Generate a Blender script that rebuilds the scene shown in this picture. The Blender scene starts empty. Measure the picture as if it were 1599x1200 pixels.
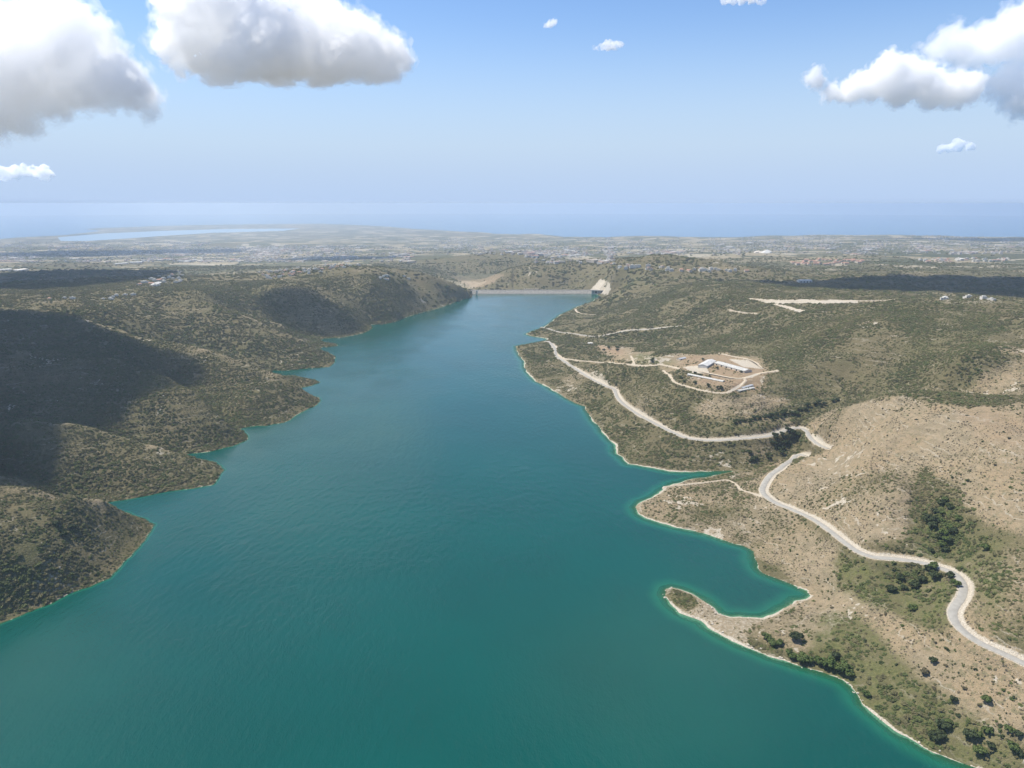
import bpy, math, random, time
import numpy as np
from mathutils import Vector, Matrix
T0 = time.time()
rng = np.random.default_rng(7); random.seed(7)
S = bpy.context.scene; COL = S.collection
PI = math.pi
# ------------------------------------------------------------------ camera model
F = 1108.0; PITCH = math.radians(14.27); H = 350.0
CP, SP = math.cos(PITCH), math.sin(PITCH)
def P(u, v, z):
    x = (u-799.5)/F; y = (v-600)/F
    d = (x, CP-y*SP, -SP-y*CP); t = (z-H)/d[2]
    return d[0]*t, d[1]*t
def PD(u, v, Y):                      # point on the sight line at forward distance Y (clouds)
    x = (u-799.5)/F; y = (v-600)/F
    t = Y/(CP-y*SP)
    return np.array((x*t, Y, H+(-SP-y*CP)*t)), t/F
def PROJ(x, y, z):
    zc = y*CP-(z-H)*SP; yc = -(y*SP+(z-H)*CP)
    zc = np.maximum(zc, 1.0)
    return 799.5+F*x/zc, 600+F*yc/zc
# ------------------------------------------------------------------ noise
def vnoise(x, y, seed=0):
    xi = np.floor(x).astype(np.int64); yi = np.floor(y).astype(np.int64)
    fx = x-xi; fy = y-yi
    fx = fx*fx*fx*(fx*(fx*6-15)+10); fy = fy*fy*fy*(fy*(fy*6-15)+10)
    def h(a, b):
        n = (a*374761393+b*668265263+seed*1274126177) & 0xFFFFFFFF
        n = ((n ^ (n >> 13))*1274126177) & 0xFFFFFFFF
        n = (n ^ (n >> 16)) & 0xFFFFFF
        return n.astype(np.float64)/0xFFFFFF*2-1
    a = h(xi, yi); b = h(xi+1, yi); c = h(xi, yi+1); d = h(xi+1, yi+1)
    return (a+(b-a)*fx)+((c+(d-c)*fx)-(a+(b-a)*fx))*fy
def fbm(x, y, scale, octv=4, seed=0, gain=0.5):
    s = 0; a = 1.0; n = 0
    for k in range(octv):
        ca, sa = math.cos(k*0.9+seed), math.sin(k*0.9+seed)
        s = s+a*vnoise((x*ca-y*sa)/scale*2**k, (x*sa+y*ca)/scale*2**k, seed*31+k); n += a; a *= gain
    return s/n
def sstep(a, b, x):
    t = np.clip((x-a)/(b-a), 0, 1); return t*t*(3-2*t)
def inpoly(u, v, poly):
    r = np.zeros(u.shape, bool); n = len(poly)
    for i in range(n):
        x0, y0 = poly[i]; x1, y1 = poly[(i+1) % n]
        if y0 == y1: continue
        c = ((y0 > v) != (y1 > v)) & (u < (x1-x0)*(v-y0)/(y1-y0)+x0)
        r ^= c
    return r
# ------------------------------------------------------------------ shoreline of the lake
LEFT = [(0,975),(40,958),(75,945),(110,928),(140,918),(170,905),(190,882),(215,855),(235,835),(244,818),(228,809),(195,801),(150,796),(112,791),
 (108,787),(165,785),(210,778),(260,769),(300,764),(335,758),(340,746),(349,735),(335,722),(300,719),(262,716),(287,710),(325,705),(362,697),(387,687),(384,679),(372,670),
 (380,668),(400,665.5),(415,665),(440,661),(452,656),(463,649),(476,642),(488,636),(499,629),(501,624),(500,621),(478,615),(462,609),(472,606),(483,604),(492,601),(501,597),
 (490,593.5),(470,588.5),(445,587),(418,583),(425,580),(455,579),(485,576),(515,574),(522,567),(525,558),(522,555),(511,551),(500,546.5),(504,543),(515,542),(528,540.5),(526,538),(509,535.5),(498,533),
 (500,531),(507,528.5),(530,528),(545,525.5),(560,522.5),(572,519),(582,513.5),(579,507.5),(597,507),(612,504.5),(620,502),(637,495),(650,491),(675,485),(700,477),(712,472),(727,467),(737,464),(736,459)]
RIGHT = [(932,459.5),(933,463),(925,472),(900,480),(888,486),(875,492),(862,502),(850,512),(836,516),(822,522),(827,525),(840,527),(853,529),(853,532),(840,534),(825,537),(803,541),(810,552),(820,570),(825,585),
 (837,596),(857,605),(880,620),(900,630),(916,635),(919,645),(925,657),(940,675),(962,695),(966,710),(980,725),(1000,727),(1025,733),(1045,737),(1100,737),(1137,735),(1152,735),(1125,741),(1075,750),(1045,757),
 (1036,763),(1031,771),(1002,784),(995,792),(1002,803),(1023,814),(1055,825),(1085,830),(1115,840),(1139,848),(1160,853),(1173,861),(1175,874),(1179,887),(1190,896),(1214,906),(1242,916),(1261,923),(1268,931),(1258,936),
 (1240,937),(1230,946),(1210,957),(1190,965),(1165,966),(1140,964),(1120,960),(1110,950),(1096,938),(1080,927),(1062,920),(1050,918),(1040,920),(1039,930),(1046,942),(1062,956),(1080,962),(1096,968),(1116,982),
 (1136,994),(1156,1004),(1180,1014),(1200,1023),(1226,1029),(1250,1040),(1280,1050),(1300,1057),(1316,1062),(1330,1072),(1338,1084),(1346,1098),(1360,1110),(1380,1126),(1400,1140),(1430,1156),(1460,1172),(1490,1186),(1526,1200)]
lake = [P(u, v, 0) for u, v in LEFT]+[P(u, v, 0) for u, v in RIGHT]
DAMSEG = len(LEFT)-1                    # segment LEFT[-1] -> RIGHT[0] is the dam
lake += [(345,320),(380,200),(350,-400),(-500,-400),(-560,100),(-500,330),(-470,470)]
LK = np.array(lake)
# ------------------------------------------------------------------ height control points (pixel, height)
CT = """0 765 66;60 770 58;110 780 52;160 790 38;200 803 20;0 870 42;60 880 30;100 850 32;150 840 22;200 830 12;-150 760 100;-150 950 40;-300 800 110;50 800 55
335 717 10;287 713 18;250 705 26;200 692 36;155 679 48;107 667 62;100 720 38;200 740 18;150 750 16;280 735 12;40 640 84;0 690 62;0 730 50;-200 700 72;60 750 32
0 640 82;0 600 84;-200 600 105;100 600 73;0 540 112;0 480 136;-200 480 150;60 483 133;-200 560 140
370 670 10;350 657 24;325 640 37;300 619 54;262 598 64;225 584 76;175 567 90;100 547 110;240 660 35;200 640 52;150 630 61;285 690 13;330 680 14;300 660 31;260 690 16
490 619 8;470 609 16;450 600 25;430 594 32;410 588 36;392 582 44;350 566 60;300 551 75;250 542 84;175 517 103;110 490 126;430 630 18;400 620 30;440 645 8;380 640 20;350 610 33;330 590 47;260 570 66
490 593 5;470 587.5 10;450 587 12;425 584 13;400 579 16
500 545 14;470 537 28;440 526 45;410 514 60;380 502 75;350 486 94;325 463 124;287 451 127;400 560 26;350 545 40;300 515 71;250 485 104;200 468 128;150 482 132;450 560 18;480 555 18;380 530 58;430 545 35;330 560 34;290 542 56
500 532 9;470 523 25;444 513 40;417 504 52;389 491 70;350 467 108
567 500 18;549 490 40;530 477 62;515 466 80;500 457 95;485 450 108;470 441 118;500 510 24;460 490 52;430 468 90;540 510 14;420 480 72
620 480 38;600 462 70;560 450 92;680 460 38;650 447 68;700 446 46;575 439 115;625 436 104;675 433 90;712 441 62;730 452 22;525 438 117;660 470 30
200 452 132;100 464 138;0 472 140;240 450 130;340 442 120;420 438 115;0 450 50;60 442 45;150 432 40;130 425 45;250 425 40;40 425 40;320 425 40;0 435 60;-200 440 60
0 410 -80;200 410 -80;400 412 -60;0 395 -130;200 395 -130;400 395 -120;0 383 -190;200 382 -190;400 380 -170;0 374 -232;200 374 -232;-200 395 -130;-200 375 -230
500 425 60;450 428 80;500 415 10;600 405 -20;560 402 -40;700 398 -40;719 403 35;756 399 45;794 392 68;831 394 62;848 403 25;750 415 10;700 425 -5;650 425 30;780 411 20;720 431 -40;740 441 -50;762 436 -40;600 425 60
751 447 -10;775 432 35;803 417 70;822 411 85;850 408 95;888 409 95;925 415 90;963 419 98;800 449 0;860 448 6;900 445 16;850 430 48;800 435 30;920 430 62
937 439 45;960 450 34;960 425 92;1000 432 92;1050 435 105;1100 430 110;1000 470 60;950 500 25;1000 500 50;1100 490 86;1000 450 82;1050 470 92;1100 460 112;1150 450 122;1200 440 124;950 475 30;920 495 14;880 505 10
900 532 8;950 530 20;1000 530 36;1060 520 56;848 513 7;870 518 11;900 522 16;930 526 21;957 521 29;1020 514 44;1062 510 56;900 508 20;1150 510 90;1100 530 72;1200 530 96;1050 540 58
862 536 11;870 558 15;890 570 17;920 590 20;960 608 22;985 640 22;1020 660 22;1060 680 23;1085 687 24;1150 686 30;1200 681 34;1230 671 37;1250 668 38;1290 700 38;1255 713 33;1225 725 30;1200 745 27;1192 772 24;1240 797 28;1300 832 34;1360 870 38;1440 880 44;1500 905 48;1490 950 46;1530 1003 46;1599 1035 46;1800 1120 46
840 570 6;860 590 7;900 610 10;930 635 10;960 665 10;1000 700 10;1170 731 3;1200 716 10;1225 699 18;1240 686 25;1150 710 15;1100 712 12;1050 715 9
1145 575 80;1115 570 78;1190 590 78;1085 590 72;1165 605 70;1060 575 70;1000 565 62;950 555 50;940 542 40;1000 550 58;1050 557 66;1125 612 66;1185 565 84;1000 600 50;950 585 38;1100 650 42;1150 640 54;1050 630 47;1000 625 38;1200 650 48;1230 630 60;920 560 32
1250 655 46;1300 600 74;1300 550 114;1300 500 140;1250 485 136;1200 478 124;1170 470 122;1350 480 152;1400 472 168;1500 470 173;1599 468 174;1800 468 178;1500 550 150;1599 550 152;1400 550 122;1450 590 106;1500 600 112;1599 620 126;1800 600 140;1250 560 96;1240 600 74;1350 590 90
1270 656 50;1300 641 76;1350 624 102;1400 618 120;1440 623 126;1480 630 129;1599 642 136;1800 650 140;1300 636 60;1350 617 82;1400 613 98
1300 720 54;1350 700 80;1400 690 95;1350 780 62;1250 745 40;1280 780 40;1400 760 78;1420 805 62;1450 790 66;1470 830 58;1480 865 47;1450 735 86;1500 720 102;1550 800 86;1599 750 106;1599 850 84;1599 950 62;1550 900 66;1400 850 48;1530 950 53;1800 800 100;1800 1000 65;1550 680 122
1200 830 12;1100 790 8;1050 785 4;1150 800 11;1250 860 15;1300 900 18;1250 905 7;1350 920 24;1420 900 32;1400 950 25;1330 980 16;1270 990 10;1240 1000 7;1400 1050 17;1450 1100 15;1500 1050 30;1560 1100 28;1599 1190 18;1599 1120 32;1480 1000 38;1340 1050 8;1800 1250 30;1065 937 4;1112 966 0.8;1145 978 1.2;1030 790 3;1100 765 8;1150 765 16
1300 452 126;1400 452 128;1500 458 132;1599 458 134;1300 435 112;1450 435 108;1599 435 105;1250 425 100;1400 420 90;1599 420 86;1800 440 110;1800 420 90;1100 415 82;1200 410 72;1350 408 66;1500 408 62;1599 405 55;1050 405 50;1000 400 25;950 405 42;900 398 0;1100 395 30;1250 395 26;1400 393 18;1599 392 16;1800 392 16
900 385 -70;1000 383 -60;1150 382 -45;1300 380 -50;1500 378 -50;1599 378 -50;800 383 -110;700 385 -130;600 388 -120;500 392 -110;600 378 -185;700 375 -180;800 373 -165;900 374 -122;1000 374 -108;1100 371 -108;1200 368 -100;1350 367 -92;1599 365 -86;1800 370 -86;500 372 -215;400 372 -225;300 374 -230"""
ctl = []
for tok in CT.replace('\n', ';').split(';'):
    u, v, z = map(float, tok.split()); x, y = P(u, v, z); ctl.append((x, y, z))
for x, y, z in ((-700,760,100),(-800,860,70),(-640,830,35),(-1000,950,110),(0,2930,-30),(200,2930,-25),(100,3000,-8),(-60,2920,-40),(-900,500,130),(-700,300,90),(500,300,55),(600,400,80),
                (500,200,60),(-1500,1200,150),(-1500,1800,140),(-1300,2300,120),(1500,1400,180),(1500,1000,160),(1000,700,140),(-20000,9000,-235),(0,30000,-240),(-9000,30000,-240),(15000,20000,-240),(20000,9000,-90)):
    ctl.append((x, y, z))
DROP = [[22,20,16,12,7],[4,8,11,12,8,3],[8,11,13,14,12,7],[5,9,12,14,15,16,14,10,6,3],[10,14,16,12,8],[8,8,8],[16,20,20]]
RIDGES = ["0 765 66;60 770 58;110 780 48;160 790 36;200 803 20", "313 715 14;287 713 18;250 705 26;200 692 36;155 679 48;107 667 62", "350 657 24;325 640 37;300 619 54;262 598 64;225 584 76;175 567 90",
 "470 609 16;450 600 25;430 594 32;410 588 36;392 582 44;350 566 60;300 551 75;250 542 84;175 517 103;130 500 118", "470 537 28;440 526 45;410 514 60;380 502 75;350 486 94", "444 512 40;417 504 52;389 491 70", "1300 641 76;1350 624 102;1400 618 120"]
for k, rdg in enumerate(RIDGES):
    for tok, d_ in zip(rdg.split(';'), DROP[k]):
        u, v, z = map(float, tok.split())
        x, y = P(u, v+2.0, z-d_); ctl.append((x, y, z-d_))
        x, y = P(u, v+9, z-3.0); ctl.append((x, y, z-0.09*9*1.2-2))
for i in range(0, len(LEFT)+len(RIGHT), 2):
    ctl.append((LK[i][0], LK[i][1], 0.0))
C = np.array(ctl)
A = np.arctan2(C[:,0], C[:,1]); R_ = np.log(np.hypot(C[:,0], C[:,1]))
def ker(d2): return np.where(d2 > 1e-12, 0.5*d2*np.log(d2+1e-20), 0)
n = len(C); D2 = (A[:,None]-A[None])**2+(R_[:,None]-R_[None])**2
M = np.zeros((n+3, n+3)); M[:n,:n] = ker(D2)+np.eye(n)*2e-6
M[:n,n] = 1; M[:n,n+1] = A; M[:n,n+2] = R_; M[n:,:n] = M[:n,n:].T
W = np.linalg.solve(M, np.r_[C[:,2], 0, 0, 0])
# ------------------------------------------------------------------ polar terrain grid
NA = 1201
az = np.radians(np.linspace(-52, 52, NA))
lr = np.concatenate([np.linspace(math.log(110), math.log(370), 90, endpoint=False), np.linspace(math.log(370), math.log(3100), 860, endpoint=False), np.linspace(math.log(3100), math.log(46000), 330)])
NR = len(lr)
ca = np.linspace(az[0], az[-1], 241); cr_i = np.arange(0, NR, 4); cr_i = np.r_[cr_i, NR-1] if cr_i[-1] != NR-1 else cr_i
cr = lr[cr_i]
CA, CR = np.meshgrid(ca, cr)
pts = np.c_[CA.ravel(), CR.ravel()]; hv = np.empty(len(pts))
for k in range(0, len(pts), 8000):
    q = pts[k:k+8000]
    d2 = (q[:,0:1]-A[None])**2+(q[:,1:2]-R_[None])**2
    hv[k:k+8000] = ker(d2)@W[:n]+W[n]+q@W[n+1:]
hv = hv.reshape(CA.shape)
tmp = np.empty((len(cr), NA))
for i in range(len(cr)): tmp[i] = np.interp(az, ca, hv[i])
Z = np.empty((NR, NA))
j = np.clip(np.searchsorted(cr, lr, 'right')-1, 0, len(cr)-2); t = ((lr-cr[j])/(cr[j+1]-cr[j]))[:,None]
Z = tmp[j]*(1-t)+tmp[j+1]*t
RR = np.exp(lr)[:,None]; X = RR*np.sin(az)[None]; Y = RR*np.cos(az)[None]; RR = np.broadcast_to(RR, X.shape)
print('tps', time.time()-T0)
# signed distance to the lake shore (+ land, - water)
def polydist(px, py, poly, skip=()):
    out = np.full(px.shape, 1e9, np.float32); px = px.astype(np.float32); py = py.astype(np.float32)
    m = len(poly)
    for i in range(m):
        if i in skip: continue
        ax, ay = poly[i]; bx, by = poly[(i+1) % m]
        dx, dy = bx-ax, by-ay; L = dx*dx+dy*dy+1e-9
        tt = np.clip(((px-ax)*dx+(py-ay)*dy)/L, 0, 1)
        d = (px-ax-tt*dx)**2+(py-ay-tt*dy)**2
        np.minimum(out, d, out)
    return np.sqrt(out)
nrow = int(np.searchsorted(lr, math.log(3300)))
DS = np.full(X.shape, 3000.0)
d = polydist(X[:nrow], Y[:nrow], lake); ins = inpoly(X[:nrow], Y[:nrow], lake)
DS[:nrow] = np.where(ins, -d, d)
DS[:nrow] += (2.2*fbm(X[:nrow], Y[:nrow], 14, 3, 3)+4.0*fbm(X[:nrow], Y[:nrow], 60, 2, 4))*np.where(DS[:nrow] > -30, 1, 0)*sstep(2700, 2500, RR[:nrow])
DAMX0, DAMX1, DAMY = LK[DAMSEG][0], LK[DAMSEG+1][0], LK[DAMSEG][1]
# ------------------------------------------------------------------ relief
dl = np.clip(DS, 0, None)
far = sstep(4200, 7000, RR)
amp = np.clip(dl/140, 0.02, 1)
beyond = (RR > 2700) & (X > DAMX0-40) & (X < DAMX1+40)
Zl = Z.copy()
nz = 9*fbm(X, Y, 260, 3, 11)+3.0*fbm(X, Y, 70, 3, 12)
nz -= 5*np.abs(fbm(X, Y, 190, 2, 13))+np.where(X > 0, 7*np.abs(fbm(X, Y, 85, 3, 19))+np.clip(RR/1500, 0, 1)*14*np.abs(fbm(X, Y, 330, 3, 20)), 0)
nearf = 1-sstep(3000, 5000, RR)
Zl += amp*nz*nearf*np.where(X < 0, 0.55, 1.25)
Zl += (1-nearf)*(1-sstep(-190, -225, Z))*(30*fbm(X, Y, 1100, 4, 14))
def linedist(x, y, pl):
    b = np.full(x.shape, 1e9)
    for (ax, ay), (bx, by) in zip(pl[:-1], pl[1:]):
        dx, dy = bx-ax, by-ay; tt = np.clip(((x-ax)*dx+(y-ay)*dy)/(dx*dx+dy*dy+1e-9), 0, 1); b = np.minimum(b, (x-ax-tt*dx)**2+(y-ay-tt*dy)**2)
    return np.sqrt(b)
mm = (X < -150) & (RR < 2700) & (RR > 450); lx, ly, ld = X[mm], Y[mm], dl[mm]; add = np.zeros(lx.shape)
for k, rdg in enumerate(RIDGES[:6]):
    pl = [P(*map(float, tok.split())) for tok in rdg.split(';')]; d_ = linedist(lx, ly, pl); add += (7 if k == 0 else 17)*np.exp(-d_/42)*np.clip(ld/45, 0, 1)
VALLEYS = ([(-530,788),(-640,835),(-820,880),(-1000,950)], [(-450,940),(-560,962),(-720,975),(-900,1010)], [(-440,1098),(-520,1160),(-640,1200),(-820,1220)], [(-500,1470),(-620,1430),(-760,1440),(-950,1500)], [(-480,1725),(-600,1760),(-720,1850)], [(-500,1830),(-640,1930),(-760,2050)],
           [(-700,830),(-690,900),(-720,960)], [(-800,1500),(-700,1560),(-560,1540)])
for pl in VALLEYS:
    add -= 20*np.exp(-linedist(lx, ly, pl)/40)*np.clip(ld/45, 0, 1)
Zl[mm] += add
# limestone strata: low steps along the contours
per = 7.5; ph = Zl/per+0.5*fbm(X, Y, 220, 2, 15); fr = ph-np.floor(ph)
Zl += nearf*np.clip(dl/60, 0, 1)*2.2*(sstep(0.35, 0.65, fr)-fr)*(0.6+0.6*fbm(X, Y, 300, 2, 16))
Zl += nearf*np.clip(dl/40, 0, 1)*0.9*fbm(X, Y, 11, 3, 17)
UU, VV = PROJ(X, Y, Zl); terr = inpoly(UU, VV, [(1080,640),(1120,616),(1235,618),(1255,655),(1225,668),(1150,682),(1100,668)]) & (RR < 1400)
ph = Zl/4.2+0.25*fbm(X, Y, 90, 2, 18); fr2 = ph-np.floor(ph); Zl += np.where(terr, 2.6*(sstep(0.3, 0.55, fr2)-fr2), 0)
ramp = 1-np.exp(-dl/14)
ok = ~beyond
land = np.where(ok & (RR < 2900), np.where(dl < 90, np.maximum(Zl*ramp, np.minimum(0.22*dl, 1.6+0.015*dl)), Zl), Zl)
wat = -np.minimum(np.where(X < 0, 0.9, 0.22)*np.clip(-DS, 0, None), 45)
Z = np.where(DS > 0, land, wat)
STRATA = fr
# region above the plain by the salt lake and beyond the coast
U0, V0 = PROJ(X, Y, np.full(X.shape, -236.0))
coast_u = np.array([-900,-400,90,150,300,500,600,650,720,800,880,950,1050,1150,1250,1400,1599,2400])
coast_r = np.array([16.5e3,16.5e3,19e3,20.5e3,22.5e3,22.8e3,19.5e3,17.5e3,15.6e3,13.2e3,11.6e3,10.9e3,10.8e3,10.9e3,11.2e3,11.6e3,11.9e3,12.3e3])
RC = np.interp(U0, coast_u, coast_r)*(1+0.012*fbm(X, Y, 1500, 3, 21))
flat = sstep(-205, -232, Z)
Z = np.where((RR > 9000), Z*(1-flat)+(-235.5)*flat, Z)
Z = np.where(RR > 9000, np.maximum(Z, -235.5), Z)
kk = sstep(RC-100, RC+350, RR)
Z = np.where(RR > 9000, Z*(1-kk)+(-262)*kk, Z)
SALT = [(95,377),(90,371),(160,365),(250,361),(350,358),(470,357),(440,361),(330,364),(250,369),(180,374),(130,377)]
BAY = [(-500,377),(0,373.5),(30,371),(95,368),(160,361),(130,358),(60,356),(0,357),(-500,357)]
# ------------------------------------------------------------------ ray / sample helpers on the grid
def samp(G, x, y):
    a = math.atan2(x, y); l = math.log(max(math.hypot(x, y), 111))
    fa = (a-az[0])/(az[1]-az[0]); fa = min(max(fa, 0), NA-1.001); ia = int(fa); ta = fa-ia
    ir = int(np.clip(np.searchsorted(lr, l)-1, 0, NR-2)); tr = min(max((l-lr[ir])/(lr[ir+1]-lr[ir]), 0), 1)
    return float((G[ir,ia]*(1-ta)+G[ir,ia+1]*ta)*(1-tr)+(G[ir+1,ia]*(1-ta)+G[ir+1,ia+1]*ta)*tr)
def hit(u, v):                        # where the sight line through a photo pixel meets the ground
    x = (u-799.5)/F; y = (v-600)/F
    d = (x, CP-y*SP, -SP-y*CP); hd = math.hypot(d[0], d[1]); a = math.atan2(d[0], d[1])
    fa = min(max((a-az[0])/(az[1]-az[0]), 0), NA-1.001); ia = int(fa); ta = fa-ia
    prof = np.maximum(Z[:,ia]*(1-ta)+Z[:,ia+1]*ta, -260)
    ray = H+np.exp(lr)*d[2]/hd
    below = np.nonzero((prof >= ray) & (lr > 5.6))[0]
    if len(below) == 0: return None
    k = below[0]
    d0 = ray[k-1]-prof[k-1]; d1 = ray[k]-prof[k]; t = d0/(d0-d1+1e-9)
    r = math.exp(lr[k-1]+(lr[k]-lr[k-1])*t)
    return (r*math.sin(a), r*math.cos(a), float(prof[k-1]*(1-t)+prof[k]*t))
def spline(pts, step):
    p = np.array(pts, float); out = []
    q = np.vstack([2*p[0]-p[1], p, 2*p[-1]-p[-2]])
    for i in range(1, len(q)-2):
        L = np.linalg.norm(q[i+1,:2]-q[i,:2]); m = max(1, int(L/step))
        for k in range(m):
            t = k/m
            out.append(0.5*((2*q[i])+(-q[i-1]+q[i+1])*t+(2*q[i-1]-5*q[i]+4*q[i+1]-q[i+2])*t*t+(-q[i-1]+3*q[i]-3*q[i+1]+q[i+2])*t**3))
    out.append(q[-2]); return np.array(out)
# ------------------------------------------------------------------ roads and tracks
ROADS = [('road', 3.1, 8.5, [(851,533.5),(858,534.5),(866,544),(869,556),(880,564),(897,575),(920,590),(945,602),(958,607),(961,614),(967,624),(985,640),(1020,660),(1060,680),(1085,687),(1115,688),(1150,686),(1200,681),(1228,671.5),(1245,668.5),(1258,674),(1266,684),(1278,694),(1293,701)]),
 ('road', 3.1, 8.5, [(1257,712),(1242,717),(1222,727),(1203,743),(1192,760),(1191,770),(1200,778),(1215,787),(1240,798),(1270,811),(1300,832),(1322,850),(1340,862),(1365,870),(1400,874),(1440,879),(1470,886),(1492,898),(1504,912),(1502,930),(1491,947),(1487,962),(1494,978),(1510,992),(1535,1006),(1565,1020),(1599,1036),(1650,1060),(1720,1095)]),
 ('road', 3.2, 5, [(846,512.5),(856,513.5),(870,518),(900,522),(935,526),(957,521),(985,516),(1020,514),(1062,509.5)])]
TRACKS = [(0.9, [(1037,763),(1060,758),(1120,752),(1137,752),(1150,757),(1158,765),(1175,771),(1190,776)]),
 (2.6, [(871,553),(880,560),(900,563),(940,566),(985,570),(1020,571),(1030,569),(1052,574),(1063,577),(1098,580),(1120,586),(1150,591),(1172,589),(1187,584),(1213,579)]),
 (1.6, [(1036,579),(1048,589),(1054,597),(1072,604),(1098,610),(1135,614),(1162,597),(1162,591)]),
 (1.8, [(1100,550),(1137,555),(1175,563),(1190,575)]),
 (2.6, [(898,483),(902,488),(915,490.5),(930,492)]),
 (4.0, [(1172,466.5),(1200,470),(1250,470.5),(1330,470),(1420,468)]), (3.0, [(1210,476),(1230,480),(1255,486)]), (2.4, [(1138,484),(1160,488),(1180,490)]),
 (1.4, [(985,556),(988,562),(990,568)])]
def lay(pix, rowstep):
    w = [hit(u, v) for u, v in pix]; w = [p for p in w if p]
    s = spline(w, rowstep)
    zz = s[:,2].copy()
    for _ in range(30): zz[1:-1] = 0.25*zz[:-2]+0.5*zz[1:-1]+0.25*zz[2:]
    s[:,2] = np.maximum(zz, 2.0); return s
mspill = (X > DAMX1-26) & (X < DAMX1+32) & (Y > DAMY-60) & (Y < DAMY-4)
Z[mspill] = np.minimum(Z[mspill], 0.8)
CUT = np.zeros(X.shape); TRK = np.zeros(X.shape)
def carve(s, hw, blend, cutw):
    global Z
    x0, x1 = s[:,0].min()-40, s[:,0].max()+40; y0, y1 = s[:,1].min()-40, s[:,1].max()+40
    m = (X > x0) & (X < x1) & (Y > y0) & (Y < y1) & (RR < 2600)
    px, py = X[m], Y[m]; best = np.full(px.shape, 1e9); zb = np.zeros(px.shape)
    for i in range(len(s)-1):
        ax, ay, a_ = s[i]; bx, by, b_ = s[i+1]; dx, dy = bx-ax, by-ay; L = dx*dx+dy*dy+1e-9
        tt = np.clip(((px-ax)*dx+(py-ay)*dy)/L, 0, 1); d = np.hypot(px-ax-tt*dx, py-ay-tt*dy)
        k = d < best; best[k] = d[k]; zb[k] = (a_+(b_-a_)*tt)[k]
    zo = Z[m]; w = sstep(hw+blend, hw+0.8, best)
    up = zo-zb
    zn = zo*(1-w)+(zb-0.12)*w
    zn = np.where((best < hw+1.0), zb-0.12, zn)
    Z[m] = zn
    c = CUT[m]; nzz = fbm(px, py, 25, 2, 33)
    c = np.maximum(c, cutw*sstep(hw+blend*0.9, hw+0.5, best)*sstep(0.1, 1.2, up+0.6*nzz)); c = np.maximum(c, 0.8*sstep(hw+2.2+1.2*nzz, hw+0.6, best)); CUT[m] = c
road_lines = []
for nm, hw, bl, pix in ROADS:
    s = lay(pix, 4.0); road_lines.append((nm, hw, s)); carve(s, hw, bl, 1.0)
track_lines = []
for hw, pix in TRACKS:
    s = lay(pix, 5.0); track_lines.append((hw, s)); carve(s, hw, 2.5, 0.5)
# level pads for the farm
def pad(poly, z=None):
    global Z
    w = np.array([hit(u, v)[:2] for u, v in poly]); m = (RR < 2600) & (np.abs(X-w[:,0].mean()) < 200) & (np.abs(Y-w[:,1].mean()) < 200)
    px, py = X[m], Y[m]; d = polydist(px, py, [tuple(p) for p in w]); i = inpoly(px, py, [tuple(p) for p in w])
    sd = np.where(i, 0, d); zz = Z[m]; z0 = zz[i].mean() if z is None else z
    k = sstep(25, 3, sd); Z[m] = zz*(1-k)+z0*k; return z0
padz = pad([(1092,572),(1105,562),(1190,568),(1180,586),(1100,578)])
padz2 = pad([(1066,583),(1072,580),(1140,594),(1130,602)])
print('relief', time.time()-T0)
# ------------------------------------------------------------------ ground cover zones (what grows where)
U, V = PROJ(X, Y, Z)
SC = np.full(X.shape, 0.95); GR = np.zeros(X.shape); RK = np.zeros(X.shape); RD = np.zeros(X.shape)
vis = RR < 3600
nvis = int(np.searchsorted(lr, math.log(3600))); JU = fbm(X[:nvis], Y[:nvis], 45, 4, 41, 0.6); JV = 0.6*fbm(X[:nvis], Y[:nvis], 45, 4, 42, 0.6)
def zone(poly, arr, val, jit=9):
    u = U[:nvis]+jit*1.3*JU; v = V[:nvis]+jit*1.3*JV; p = np.array(poly)
    k = (u > p[:,0].min()) & (u < p[:,0].max()) & (v > p[:,1].min()) & (v < p[:,1].max()); m = np.zeros(u.shape, bool)
    m[k] = inpoly(u[k], v[k], poly); arr[:nvis][m] = val; return m
def soften(G, n=5):
    for ax in (0, 1):
        for _ in range(2):
            c = np.cumsum(np.concatenate([np.repeat(np.take(G, [0], ax), n+1, ax), G, np.repeat(np.take(G, [-1], ax), n, ax)], ax), ax); N = G.shape[ax]
            G = (np.take(c, range(2*n+1, 2*n+1+N), ax)-np.take(c, range(0, N), ax))/(2*n+1)
    return G
SC[(RR < 3600) & (X > 0)] = 0.95
zone([(1045,738),(1000,728),(965,712),(1050,700),(1100,692),(1240,676),(1250,690),(1152,736)], SC, 0.55)
zone([(1080,640),(1120,618),(1232,618),(1250,655),(1225,668),(1150,680),(1110,665)], SC, 0.28)
zone([(1010,566),(1060,552),(1130,557),(1190,560),(1205,580),(1190,606),(1130,614),(1080,604),(1045,586)], SC, 0.3)
zone([(925,540),(950,541),(1010,552),(1060,560),(1050,572),(1000,566),(960,560)], SC, 0.08)
zone([(1255,720),(1200,745),(1195,770),(1240,795),(1330,850),(1410,838),(1440,800),(1445,740),(1490,770),(1520,805),(1599,835),(1700,850),(1700,640),(1599,640),(1480,630),(1400,615),(1290,638),(1262,668),(1290,700)], SC, 0.20)
zone([(985,792),(1036,755),(1130,742),(1250,715),(1190,765),(1240,800),(1310,850),(1310,935),(1260,925),(1170,860),(1030,818)], SC, 0.36)
zone([(1270,900),(1340,930),(1420,975),(1520,985),(1599,1045),(1720,1100),(1720,1200),(1599,1150),(1500,1100),(1400,1030),(1330,1000),(1290,1010),(1240,1025),(1150,990),(1200,965)], SC, 0.40)
zone([(1280,960),(1340,960),(1380,1000),(1440,1060),(1500,1100),(1599,1180),(1599,1260),(1400,1160),(1330,1080),(1260,1040),(1310,1010)], SC, 0.85)
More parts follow.
